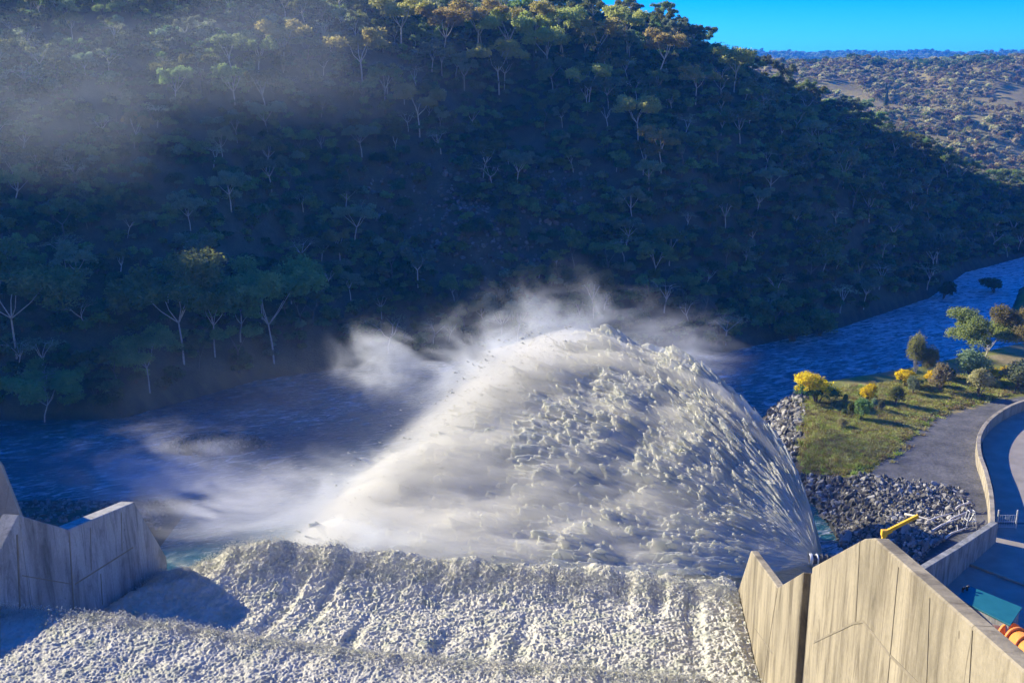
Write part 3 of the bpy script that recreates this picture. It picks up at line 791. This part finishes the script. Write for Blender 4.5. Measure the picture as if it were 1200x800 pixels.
def join_meshes(name, pair):
    """crown and trunk of a prototype as one mesh, for the masses of trees behind"""
    bm = bmesh.new(); bm.from_mesh(pair[0]); nf = len(bm.faces); bm.from_mesh(pair[1]); bm.faces.ensure_lookup_table()
    nm = len(pair[0].materials)
    for f in bm.faces[nf:]: f.material_index = nm
    me = bpy.data.meshes.new(name); bm.to_mesh(me); bm.free()
    for mm in list(pair[0].materials)+list(pair[1].materials): me.materials.append(mm)
    return me
def rzr(n, tilt=.06): return np.stack([rng.normal(size=n)*tilt, rng.normal(size=n)*tilt, rng.random(n)*6.283], -1)
def uni(n, a, b, fl=(1, 1, 1)):
    s = rng.uniform(a, b, n)[:, None]; return s*np.array(fl)*rng.uniform(.85, 1.15, (n, 3))

# forest on the shaded hill
cand = []
n = 42000
x = rng.uniform(-230, 420, n); y = rng.uniform(150, 640, n)
z = terrain(x, y); s_ = y-np.interp(x, XB, YB)
ok = (s_ > 1.5) & (z > .6) & (y < 640)
px, py, pd = proj(x, y, z+6)
ok &= (px > -70) & (px < 1270) & (py > -60) & (py < 620)
x, y, z, px, py, pd, s_ = [q[ok] for q in (x, y, z, px, py, pd, s_)]
print('candidates', len(x))
# stony patches in the middle of the slope stay open
stony = (np.hypot((px-560)/150, (py-230)/70) < 1) & (fbm(x/14, y/14, 91, 2) > .38)
# bush understorey
nb = min(15000, len(x))
idx = np.arange(len(x))
bsel = idx[:nb][~(stony[:nb] & (rng.random(nb) < .5))]
tsel = idx[nb:nb+2000]; tsel = tsel[~stony[tsel]]
# poisson thinning for trees
keep = []
for i in tsel:
    if all((x[i]-x[j])**2+(y[i]-y[j])**2 > (4.2)**2 for j in keep[-1200:]): keep.append(i)
tsel = np.array(keep)
hgt = rng.uniform(6.5, 13, len(tsel))*(1+.2*(s_[tsel] < 15))
vis = hgt/pd[tsel]*((px[tsel] > -10) & (px[tsel] < 1210) & (py[tsel] > 0))
order = np.argsort(-vis); big_i = order[:255]; rest = order[255:]
instances('forest_understorey', np.stack([x[bsel], y[bsel], z[bsel]-.3], -1), uni(len(bsel), .42, 1.1, (1, 1, .95)), rzr(len(bsel)), [join_meshes('understorey', b) for b in BUSH])
ri = tsel[rest]
instances('forest', np.stack([x[ri], y[ri], z[ri]], -1), np.repeat((hgt[rest]/14)[:, None], 3, 1), rzr(len(ri)), [join_meshes('forest_tree', g_) for g_ in GUM+BARE])
def zone_label(px_, py_, bare):
    row = 'upper' if py_ < 150 else ('middle' if py_ < 290 else 'lower')
    colm = 'left part' if px_ < 330 else ('centre' if px_ < 700 else 'right part')
    k = 'sparse white-limbed gum tree' if bare else 'leafy pale-trunked gum tree'
    return '%s on the %s hill slope, %s' % (k, row, colm)
for j in big_i:
    i = tsel[j]; bare = rng.random() < .28
    pr = BARE[rng.integers(3)] if bare else GUM[rng.integers(len(GUM))]
    k = hgt[j]/14
    place('gum_tree', pr, (x[i], y[i], z[i]), rng.random()*6.28, (k*rng.uniform(.9, 1.15), k*rng.uniform(.9, 1.15), k), zone_label(px[i], py[i], bare), 'tree', 'gum trees on the hillside')
# hand placed trees on the hill foot and crest
def tree_at(bpx, bpy_, toppx, pair, label, k=None, group=None, w=1.0, ph=14, z=None, name='gum_tree', cat='tree'):
    p = hit(bpx, bpy_) if z is None else at_z(bpx, bpy_, z)
    d = proj(*p)[2]; hh = (bpy_-toppx)*d/F/CP; k = hh/ph
    return place(name, pair, p, rng.random()*6.28, (k*w, k*w, k), label, cat, group)
BIG = [gum_meshes('biggum%d' % i, 400+i, 14, spread=.40, size=.26, nper=420, lm='leaf', nlimb=5, fork=.36, clr=.15, flat=.85, tr=.6) for i in range(3)]
tree_at(216, 428, 298, BIG[0], 'tallest dark green gum with forked pale trunk at the foot of the hill')
tree_at(252, 420, 320, BIG[1], 'slim twin-trunked gum right of the tallest riverside gum')
tree_at(322, 428, 308, BIG[2], 'broad umbrella-shaped gum with white limbs above the left river bend')
tree_at(176, 462, 382, BIG[1], 'smaller olive gum in front of the tallest riverside gum')
tree_at(52, 500, 432, BIG[2], 'pale-limbed gum at the river edge near the left side', w=1.3)
tree_at(20, 420, 290, BIG[0], 'hazy grey gum half lost in mist at the far left', w=1.1)
RND = [bush_meshes('roundbush%d' % i, 450+i, 6.2, 5, .22, 4200, 'leaf', lobes=10) for i in range(2)]
tree_at(928, 408, 372, RND[0], 'round bright green tree on the far river bank, lower left of a pair', ph=4.5, w=.95, name='round_tree')
tree_at(958, 398, 364, RND[1], 'round bright green tree on the far river bank, upper right of a pair', ph=4.5, w=.9, name='round_tree')
BU2 = [bush_meshes('bankbush%d' % i, 470+i, 7, 5, .26, 3000, ['leaf_grey', 'leaf_dark'][i], lobes=8) for i in range(2)]
tree_at(1105, 350, 330, BU2[1], 'dark leafless-looking bush standing in the far river channel', ph=4.5, z=0, name='bush', cat='bush')
tree_at(1165, 343, 326, BU2[1], 'dark bush on the rocky point at the right river edge', ph=4.5, z=0, w=1.5, name='bush', cat='bush')
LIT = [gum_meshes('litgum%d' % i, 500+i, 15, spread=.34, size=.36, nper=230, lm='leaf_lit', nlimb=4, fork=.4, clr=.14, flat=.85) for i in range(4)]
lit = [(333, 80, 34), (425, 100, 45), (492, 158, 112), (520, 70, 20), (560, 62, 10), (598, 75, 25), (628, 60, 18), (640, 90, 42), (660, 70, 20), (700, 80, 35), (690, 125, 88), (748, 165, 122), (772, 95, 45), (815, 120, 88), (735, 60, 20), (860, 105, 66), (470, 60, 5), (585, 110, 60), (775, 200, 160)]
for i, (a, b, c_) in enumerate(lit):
    tree_at(a, b+3, c_-6, LIT[i % 4], 'tall gum with crown painted sunlit yellow-green high on the shaded hill', group='sunlit gums near the hilltop')

# far sunny hill: scrub and scattered trees
def scat(n, pxr, yr, f=None):
    xx = []; 
    y_ = rng.uniform(*yr, n*3); a = rng.uniform(*pxr, n*3); x_ = (a-600)/F*(y_*CP+10); z_ = terrain(x_, y_)
    m_ = np.ones(len(x_), bool)
    if f is not None: m_ = f(x_, y_)
    return x_[m_][:n], y_[m_][:n], z_[m_][:n]
SCR = [join_meshes('far_scrub', bush_meshes('scrub%d' % i, 600+i, 7, 5.5, .75, 170, ['scrub', 'leaf_brown', 'scrub', 'leaf_olive'][i % 4], 'bark', lobes=5)) for i in range(6)]
x1, y1, z1 = scat(5200, (820, 1260), (560, 1300), lambda a, b: fbm(a/40, b/40, 95, 3) > .40)
instances('scrub_on_far_hill', np.stack([x1, y1, z1-.3], -1), uni(len(x1), .5, 1.35), rzr(len(x1)), SCR)
x1, y1, z1 = scat(900, (860, 1260), (1100, 1330), lambda a, b: fbm(a/40, b/40, 96, 3) > .45)
DK = [join_meshes('far_tree', bush_meshes('fartree%d' % i, 650+i, 8, 7.5, .9, 170, ['leaf_dark', 'leaf_grey'][i], lobes=5)) for i in range(2)]
instances('trees_on_far_hilltop', np.stack([x1, y1, z1-.3], -1), uni(len(x1), .5, 1.1), rzr(len(x1)), DK)
x1, y1, z1 = scat(2600, (840, 1260), (3000, 5200))
instances('trees_on_distant_ridge', np.stack([x1, y1, z1-.5], -1), uni(len(x1), 1.2, 2.6), rzr(len(x1)), DK)
# dark conifer on the far hill
def conifer_meshes(sd, h=14):
    r_ = np.random.default_rng(sd); V, Fc = [], []
    tube([(0, 0, -1), (0, 0, h*.98)], [.3, .04], 6, V, Fc)
    k = 1600; t = r_.random(k)**.8; zz = h*(.08+.92*t); rr = (1-t)*h*.24*(.75+.25*np.sin(zz*4))+.1
    a = r_.random(k)*6.283; q = rr*r_.random(k)**.4
    p = np.stack([np.cos(a)*q, np.sin(a)*q, zz], -1)
    d = np.stack([np.cos(a), np.sin(a), -.5+0*a], -1); b = np.stack([-np.sin(a), np.cos(a), 0*a], -1); s = .55
    lv = np.stack([p-d*s, p+b*s*.5, p+d*s, p-b*s*.5], 1).reshape(-1, 3)
    return mesh_np('conifer_crown', lv, np.arange(len(lv)).reshape(-1, 4), M['leaf_dark']), mesh_np('conifer_trunk', np.array(V), np.array(Fc), M['bark_dark'])
CON = conifer_meshes(5)
tree_at(1038, 127, 106, CON, 'lone dark conifer standing on the sunny far hillside', name='conifer')
tree_at(1038, 112, 98, CON, 'smaller dark conifer just above the lone conifer on the sunny far hill', name='conifer')

# ------------------------------------------------------------------ near bank plants
WAT = [bush_meshes('wattle%d' % i, 700+i, 6, 4.6, .2, 5200, 'leaf_dark', 'bark_dark', 'wattle', [.8, .9, .6][i], lobes=9) for i in range(3)]
GRB = [bush_meshes('greyshrub%d' % i, 720+i, 4, 5, .2, 3200, ['leaf_grey', 'leaf', 'leaf_brown'][i], lobes=8) for i in range(3)]
FINE = [gum_meshes('finegum%d' % i, 740+i, 14, spread=.44, size=.22, nper=620, lm='leaf_olive', nlimb=6, fork=.34, clr=.14, flat=.9, tr=.75) for i in range(2)]
ROUNDG = bush_meshes('bankgum', 760, 8, 11, .25, 9000, 'leaf_olive', 'bark', lobes=14)
Z0 = 5.0
def shrub(a, b, c_, pair, label, ph=4.4, w=1.0, name='shrub', cat='shrub', group=None):
    p = hit(a, b); d = proj(*p)[2]; k = (b-c_)*d/F/CP/ph*(1.2 if cat == 'shrub' and name == 'shrub' else 1.0)
    return place(name, pair, p, rng.random()*6.28, (k*w, k*w, k), label, cat, group)
G_ = 'shrubs on the grassy bank'
shrub(957, 474, 437, WAT[2], 'yellow-flowering wattle leaning over the rocky bank, leftmost of the wattles', w=1.1, name='wattle_bush')
shrub(1016, 470, 449, WAT[1], 'round golden wattle bush alone at the water side edge of the grass', w=.95, name='wattle_bush')
shrub(1060, 454, 431, WAT[0], 'wide golden wattle bush in front of the tall olive tree', w=1.25, name='wattle_bush')
shrub(1090, 453, 434, WAT[1], 'small golden wattle bush left of a brown shrub', w=.9, name='wattle_bush')
shrub(1165, 450, 430, WAT[0], 'dull yellow wattle under the big white-limbed gum', w=1.3, name='wattle_bush')
shrub(1188, 448, 430, WAT[2], 'dull yellow wattle at the right edge under the gums', w=1.3, name='wattle_bush')
shrub(1072, 440, 394, ROUNDG, 'tall olive gum beside the golden wattles at the river', ph=10, w=.62, name='gum_tree', cat='tree')
shrub(1088, 443, 408, ROUNDG, 'lower olive gum right of the tall one at the river', ph=10, w=.62, name='gum_tree', cat='tree')
shrub(1150, 438, 360, FINE[0], 'spreading white-limbed gum with open olive crown above the grassy bank', ph=14, w=1.05, name='gum_tree', cat='tree')
shrub(1203, 440, 358, FINE[1], 'dense olive gum cut by the right edge of the view', ph=14, w=1.1, name='gum_tree', cat='tree')
shrub(1137, 449, 418, GRB[0], 'grey-green rounded shrub in front of the white-limbed gum', w=1.1, group=G_)
shrub(1101, 460, 434, GRB[2], 'reddish brown shrub between the wattles and the grey-green shrub', group=G_)
shrub(1069, 463, 446, GRB[0], 'small grey-green shrub in front of the wide golden wattle', group=G_)
shrub(1049, 476, 457, GRB[1], 'dark green upright shrub in the middle of the grass', group=G_)
shrub(1146, 467, 440, GRB[2], 'olive brown shrub on the stone row near the road', w=1.0, group=G_)
shrub(1192, 458, 430, GRB[0], 'pale grey-green shrub by the right edge above the curved wall', w=1.2, group=G_)
shrub(1009, 493, 472, GRB[1], 'upright green shrub in the row of small shrubs on the grass', group=G_)
shrub(997, 492, 476, GRB[1], 'narrow dark shrub left of the upright green one', w=.7, group=G_)
shrub(989, 487, 481, GRB[1], 'tiny dark shrub furthest left on the grass', group=G_)
shrub(990, 474, 464, GRB[1], 'narrow dark upright shrub below the gap between wattles', w=.6, group=G_)
shrub(1024, 481, 470, GRB[0], 'small thin grey shrub right of the upright green one', w=.6, group=G_)
shrub(1032, 484, 472, GRB[0], 'small sparse grey shrub beside the middle of the grass', w=.7, group=G_)
shrub(986, 502, 493, GRB[2], 'low scrubby bush lowest on the grass', w=1.3, group=G_)
shrub(1166, 456, 447, GRB[0], 'low round bush in the shade under the gums', w=1.2, group=G_)
shrub(1112, 448, 434, BU2[1], 'dark bush at the waterline behind the brown shrub', ph=4.5, group=G_)
shrub(1180, 400, 372, BU2[1], 'dark green bushy tree at the river behind the gums', ph=4.5, w=1.3, name='bush', cat='bush')

# grass and rocks as stuff
def rock_mesh(sd, mm):
    r_ = random.Random(sd); bm = bmesh.new(); bmesh.ops.create_icosphere(bm, subdivisions=2, radius=1)
    for k in range(9):
        nrm = Vector((r_.gauss(0, 1), r_.gauss(0, 1), r_.gauss(0, 1))).normalized(); d = r_.uniform(.3, .75)
        for v in bm.verts:
            q = v.co.dot(nrm)
            if q > d: v.co -= nrm*(q-d)
    me = bpy.data.meshes.new('rock'); bm.to_mesh(me); bm.free(); me.materials.append(mm); return me
RK = [rock_mesh(i, M['rock'] if i % 3 else M['rock_pale']) for i in range(7)]
RKD = [rock_mesh(20+i, M['rock']) for i in range(4)]
def in_px(n, poly, z=4.5):
    pp = np.array(poly, float); lo, hi = pp.min(0), pp.max(0); res = []
    while len(res) < n:
        a = rng.uniform(lo[0], hi[0], 400); b = rng.uniform(lo[1], hi[1], 400)
        m_ = inpoly(a, b, poly)
        for q, w in zip(a[m_], b[m_]): res.append(at_z(q, w, z)[:2])
    r_ = np.array(res[:n]); zz = terrain(r_[:, 0], r_[:, 1]); return np.column_stack([r_, zz])
P_ = in_px(6000, [(945, 562), (1010, 558), (1070, 568), (1122, 575), (1142, 598), (1130, 618), (1080, 655), (1060, 700), (940, 700)])
instances('riprap_rocks', P_, uni(len(P_), .2, .48, (1.2, .9, .7))*np.exp(rng.normal(0, .4, (len(P_), 1))), rng.random((len(P_), 3))*6.28, RK)
P_ = np.concatenate([in_px(700, [(893, 498), (900, 470), (935, 458), (945, 470), (940, 500), (930, 530), (905, 520)]), in_px(260, [(930, 530), (958, 545), (985, 556), (965, 585), (945, 570)])])
instances('shore_rocks', P_, uni(len(P_), .4, 1.25, (1, 1, .7)), rng.random((len(P_), 3))*6.28, RK)
P_ = np.concatenate([in_px(150, [(1062, 508), (1075, 492), (1110, 478), (1140, 470), (1142, 475), (1100, 488), (1078, 500), (1068, 512)]), in_px(110, [(985, 540), (1050, 500), (1062, 512), (1030, 530), (1000, 552)]), in_px(24, [(950, 515), (975, 510), (972, 522), (955, 528)])])
instances('stone_row', P_, uni(len(P_), .25, .6, (1, 1, .7)), rng.random((len(P_), 3))*6.28, RK)
x1 = rng.normal(-63, 6, 500); y1 = rng.normal(203, 3.6, 500); z1 = terrain(x1, y1)
x2 = rng.uniform(-110, -60, 700); y2 = rng.uniform(160, 174, 700); z2 = terrain(x2, y2)
P_ = np.column_stack([np.r_[x1, x2], np.r_[y1, y2], np.r_[z1, z2]])
instances('gravel_bar_rocks', P_, uni(len(P_), .25, .8, (1, 1, .7)), rng.random((len(P_), 3))*6.28, RKD)
sp = []
a = rng.uniform(420, 720, 6000); b = rng.uniform(170, 300, 6000)
si = idx[stony & (py > 150)][:1500]
nn = min(len(si), 1500)
xs2 = np.repeat(x[si], 3)+rng.normal(size=nn*3)*4; ys2 = np.repeat(y[si], 3)+rng.normal(size=nn*3)*4
instances('hillside_boulders', np.column_stack([xs2, ys2, terrain(xs2, ys2)]), uni(nn*3, .3, 1.2, (1, 1, .8)), rng.random((nn*3, 3))*6.28, RKD)
def tuft(sd, mm):
    r_ = np.random.default_rng(sd); k = 40
    p = np.column_stack([r_.normal(size=k)*.3, r_.normal(size=k)*.3, np.zeros(k)])
    d = np.column_stack([r_.normal(size=k)*.25, r_.normal(size=k)*.25, r_.uniform(.25, .5, k)]); a = r_.random(k)*6.28
    b = np.column_stack([np.cos(a), np.sin(a), 0*a])*.07
    lv = np.stack([p-b, p+b, p+d+b*.2, p+d-b*.2], 1).reshape(-1, 3)
    return mesh_np('tuft', lv, np.arange(len(lv)).reshape(-1, 4), mm)
M['grass1'] = leaf_mat('grass_green', (.30, .34, .06), (.44, .44, .11), .3); M['grass2'] = leaf_mat('grass_dry', (.40, .35, .14), (.52, .46, .22), .3)
P_ = in_px(7000, [(945, 470), (1010, 458), (1100, 446), (1220, 446), (1220, 456), (1140, 474), (1100, 486), (1055, 515), (1030, 540), (990, 556), (945, 530)])
P_[:, :2] += rng.normal(size=(len(P_), 2))*1.3; P_[:, 2] = terrain(P_[:, 0], P_[:, 1]); P_ = P_[P_[:, 2] > 1.5]
instances('grass', P_, uni(len(P_), .6, 1.5), rzr(len(P_)), [tuft(i, M['grass1' if i % 2 else 'grass2']) for i in range(4)])

# ------------------------------------------------------------------ yard, walls, plant at the dam foot
def ribbon(name, pts, wdt, z0, z1, m, parent=None, bevel=0):
    """upright wall along pts (xy), constant thickness"""
    bm = bmesh.new(); P = [Vector(p[:2]) for p in pts]; n = len(P); rows_ = []
    for i, p in enumerate(P):
        d = (P[min(i+1, n-1)]-P[max(i-1, 0)]).normalized(); q = Vector((-d.y, d.x))*wdt/2
        zt = z1[i] if isinstance(z1, (list, tuple)) else z1
        rows_.append([bm.verts.new((*(p+q), z0)), bm.verts.new((*(p+q), zt)), bm.verts.new((*(p-q), zt)), bm.verts.new((*(p-q), z0))])
    for i in range(n-1):
        for k in range(4): bm.faces.new((rows_[i][k], rows_[i+1][k], rows_[i+1][(k+1) % 4], rows_[i][(k+1) % 4]))
    bm.faces.new(rows_[0]); bm.faces.new(rows_[-1][::-1]); bmesh.ops.recalc_face_normals(bm, faces=bm.faces)
    return bm_obj(name, bm, m, parent, bevel=bevel)
def smooth_line(pts, n=6):
    P = [np.array(p, float) for p in pts]; P = [2*P[0]-P[1]]+P+[2*P[-1]-P[-2]]; o_ = []
    for i in range(1, len(P)-2):
        for k in range(n):
            t = k/n; o_.append(.5*((2*P[i])+(-P[i-1]+P[i+1])*t+(2*P[i-1]-5*P[i]+4*P[i+1]-P[i+2])*t*t+(-P[i-1]+3*P[i]-3*P[i+1]+P[i+2])*t**3))
    o_.append(P[-2]); return o_
WT = 7.6
cw = [at_z(a, b, WT) for a, b in [(1235, 462), (1200, 469), (1178, 478), (1159, 492), (1148, 510), (1148, 530), (1155, 551), (1161, 575), (1163, 598), (1163, 612)]]
w_ = ribbon('retaining_wall', smooth_line(cw), .75, 2.0, WT, M['coping'], bevel=.05); tag(w_, 'long curved pale concrete wall with a shadow behind, bounding the gravel yard', 'wall')
# gravel road inside the curve is a hard pad
bm = bmesh.new()
padp = [at_z(a, b, 5.28) for a, b in [(1240, 463), (1200, 471), (1180, 480), (1162, 493), (1152, 511), (1152, 530), (1159, 551), (1165, 575), (1167, 612), (1300, 612), (1300, 463)]]
bm.faces.new([bm.verts.new(p) for p in padp]); bmesh.ops.triangulate(bm, faces=bm.faces)
pad = bm_obj('road', bm, M['yard']); tag(pad, kind='structure')
# lower yard slab
bm = bmesh.new(); yp = [at_z(a, b, 5.24) for a, b in [(1165, 613), (1300, 613), (1320, 800), (1040, 800), (1050, 700)]]
yp = [at_z(1163, 614, 5.3), at_z(1320, 614, 5.3), at_z(1330, 780, 5.3), at_z(1000, 780, 5.3), at_z(1078, 668, 5.3)]
bm.faces.new([bm.verts.new(p) for p in yp]); yd = bm_obj('yard', bm, M['yard']); tag(yd, kind='structure')
rwz = [8.6, 10.0, 11.5, 13.0]; rw = [at_z(1166, 611, rwz[0]), at_z(1120, 641, rwz[1]), at_z(1078, 666, rwz[2]), at_z(1010, 708, rwz[3])]
w_ = ribbon('boundary_wall', rw, 1.0, 1.0, rwz, M['concrete_grey'], bevel=.05); tag(w_, 'dark straight concrete wall between the loose rocks and the shaded yard', 'wall')

def box_at(name, center, size, m, parent=None, rz=0, bevel=.02):
    bm = bmesh.new(); bx(bm, center, size, Matrix.Rotation(rz, 3, 'Z')); return bm_obj(name, bm, m, parent, bevel=bevel)
ka, kb = at_z(1108, 650, 5.5), at_z(1225, 694, 5.5)
kd = kb-ka; kerb = box_at('kerb', tuple((ka+kb)/2), (np.linalg.norm(kd[:2]), .35, .3), M['coping'], rz=math.atan2(kd[1], kd[0])); tag(kerb, kind='structure')
# teal roofed shed
RZ = 8.6
rp = [at_z(1121, 700, RZ), at_z(1134, 685, RZ), at_z(1198, 711, RZ), at_z(1184, 732, RZ)]
base = sum(rp)/4; base[2] = 5.3
sh = empty('equipment_shed', base); tag(sh, 'low shed with a flat teal roof beside the rusty pipe', 'shed')
def prism(name, poly, z0, z1, m, parent, shrink=0, bevel=0):
    bm = bmesh.new(); c_ = sum(poly)/len(poly); q = [c_+(p-c_)*(1-shrink) for p in poly]
    A = [bm.verts.new((p[0]-base[0], p[1]-base[1], z0-base[2])) for p in q]; B = [bm.verts.new((p[0]-base[0], p[1]-base[1], z1-base[2])) for p in q]
    n = len(q); bm.faces.new(A[::-1]); bm.faces.new(B)
    for i in range(n): bm.faces.new((A[i], A[(i+1) % n], B[(i+1) % n], B[i]))
    bmesh.ops.recalc_face_normals(bm, faces=bm.faces); return bm_obj(name, bm, m, parent, bevel=bevel)
prism('shed_wall', rp, 5.3, RZ-.2, M['concrete_grey'], sh, .07)
prism('roof', rp, RZ-.2, RZ, M['teal'], sh, 0, .03)
for a in ((1128, 693), (1133, 691)):
    p = at_z(*a, RZ)-base; tube_obj('roof_vent', [(p[0], p[1], p[2]), (p[0], p[1], p[2]+.5), (p[0]+.25, p[1]-.1, p[2]+.65)], [.16, .16, .22], M['dark'], sh, 8)
# rusty penstock
p0, p1, p2, p3 = at_z(1140, 716, 6.6), at_z(1182, 742, 6.8), at_z(1190, 748, 6.9), at_z(1240, 790, 7.2)
pi_ = empty('penstock_pipe', (0, 0, 0)); tag(pi_, 'large rusty pipe with an orange flanged end section at the lower right', 'pipe')
tube_obj('pipe_section', [p0, p1], [1.25, 1.3], M['rust'], pi_, 24)
tube_obj('pipe_section', [p2, p3], [1.35, 1.35], M['orange'], pi_, 24)
dd = (p2-p1)/np.linalg.norm(p2-p1)
tube_obj('flange', [p1, p1+dd*.35], [1.6, 1.6], M['orange'], pi_, 24); tube_obj('flange', [p2, p2+dd*.35], [1.62, 1.62], M['orange'], pi_, 24)
tube_obj('flange', [p2+dd*2.0, p2+dd*2.3], [1.62, 1.62], M['orange'], pi_, 24)
# valve nozzle
vn_ = empty('outlet_valve', N0); tag(vn_, 'dark ribbed outlet valve nozzle with pale ring mouth above the wall', 'valve')
ax0 = at_d(949, 655, 144)-N0; ax1 = at_d(975, 656, 144)-N0
u_ = (ax1-ax0)/np.linalg.norm(ax1-ax0)
tube_obj('barrel', [ax0, ax1, ax1+u_*6+np.array([0, 0, -1])], [.62, .66, .66], M['dark'], vn_, 20)
tube_obj('mouth_ring', [ax0-u_*.15, ax0-u_*.02, ax0+u_*.25], [.74, .84, .84], M['steel'], vn_, 20, caps=False)
for k in (.9, 1.6, 2.3): tube_obj('rib', [ax0+u_*k, ax0+u_*(k+.18)], [.82, .82], M['steel'] if k < 1 else M['dark'], vn_, 20)
# yellow jib crane
cb = at_d(1037, 636, 128); cz = float(terrain(cb[0], cb[1]))
tp = at_d(1036, 624, 128); tip = at_d(1076, 604, 128)
cr = empty('jib_crane', (tp[0], tp[1], cz)); tag(cr, 'yellow jib crane arm rising behind the peak of the sunlit wall', 'crane')
tz = tp[2]-cz
box_at('mast', (0, 0, tz/2), (.45, .45, tz), M['yellow'], cr)
d = Vector(tip-tp); ln = d.length; bm = bmesh.new()
q = d.to_track_quat('X', 'Z').to_matrix(); TZ = Vector((0, 0, tz)); bx(bm, TZ+d*.5, (ln, .36, .42), q); bx(bm, TZ+d*.12-Vector((0, 0, .25)), (ln*.22, .42, .3), q); bm_obj('arm', bm, M['yellow'], cr, bevel=.03)
bm = bmesh.new(); bx(bm, (0, 0, tz), (.7, .6, .8)); bm_obj('head_bracket', bm, M['yellow'], cr, bevel=.04)
bm = bmesh.new(); bx(bm, TZ+d*.9-Vector((0, 0, .35)), (.35, .3, .35)); bm_obj('trolley', bm, M['dark'], cr)
# gate
g0, g1 = at_z(1168, 619, 5.3), at_z(1190, 619, 5.3)
gt = empty('site_gate', g0); tag(gt, 'wire site gate between two pale posts with a small sign plate', 'gate')
gw = g1-g0
for k in (0, 1): box_at('post', (gw[0]*k, gw[1]*k, 1.6), (.2, .2, 3.2), M['steel'], gt)
bm = bmesh.new()
for zz in (.3, 1.2, 2.3): bx(bm, (gw[0]/2, gw[1]/2, zz), (abs(gw[0])-.2, .06, .06))
for k in range(1, 8): bx(bm, (gw[0]*k/8, gw[1]*k/8, 1.3), (.025, .025, 2.0))
bm_obj('gate_frame', bm, M['steel'], gt)
box_at('sign_plate', (gw[0]/2, gw[1]/2-.08, 1.9), (.75, .03, .55), M['sign'], gt)
# pale lattice frame and handrail at the rocks' edge
f0 = at_z(1136, 618, 5.2)
fr = empty('steel_frame', f0); tag(fr, 'pale steel lattice frame standing at the edge of the loose rocks', 'frame')
V, Fc = [], []
W1, H1 = 1.3, 2.9
for (sx_, sy_) in ((-1, -1), (1, -1), (1, 1), (-1, 1)): tube([(sx_*W1*.7, sy_*W1*.5, -.2), (sx_*W1*.3, sy_*W1*.3, H1)], [.09, .09], 6, V, Fc)
tube([(-W1*.7, -W1*.5, .2), (W1*.3, -W1*.3, H1)], [.06, .06], 6, V, Fc); tube([(W1*.7, -W1*.5, .2), (-W1*.3, -W1*.3, H1)], [.06, .06], 6, V, Fc)
for zz, ww in ((H1, .3), (1.4, .5)):
    tube([(-W1*ww-.1, -W1*ww, zz), (W1*ww+.1, -W1*ww, zz)], [.07, .07], 6, V, Fc); tube([(-W1*ww, W1*ww, zz), (W1*ww, W1*ww, zz)], [.07, .07], 6, V, Fc)
    tube([(-W1*ww, -W1*ww, zz), (-W1*ww, W1*ww, zz)], [.07, .07], 6, V, Fc); tube([(W1*ww, -W1*ww, zz), (W1*ww, W1*ww, zz)], [.07, .07], 6, V, Fc)
obj('lattice', mesh_np('lattice', np.array(V), np.array(Fc), M['steel']), fr)
# driftwood logs on the rocks
for i, (a, b, c_, d_) in enumerate([(1092, 622, 1130, 604), (1085, 612, 1118, 600), (1110, 612, 1136, 598), (1120, 596, 1138, 588), (1108, 630, 1134, 617), (1060, 602, 1100, 612)]):
    q0, q1 = at_z(a, b, 6.1), at_z(c_, d_, 6.3)
    lg = empty('log', (q0+q1)/2); tag(lg, 'bleached fallen branch lying across the loose rocks by the steel frame', 'log', 'driftwood on the rocks')
    mm_ = (q0+q1)/2; v = (q1-q0)/2; k = np.array([-v[1], v[0], 0]); k = k/np.linalg.norm(k)
    tube_obj('stem', [-v, -v*.3+k*.3, v*.4-k*.2+np.array([0, 0, .2]), v], [.2, .17, .12, .05], M['bark'], lg, 7)
    tube_obj('branch', [v*.1, v*.5+k*.9+np.array([0, 0, .4])], [.1, .03], M['bark'], lg, 5)
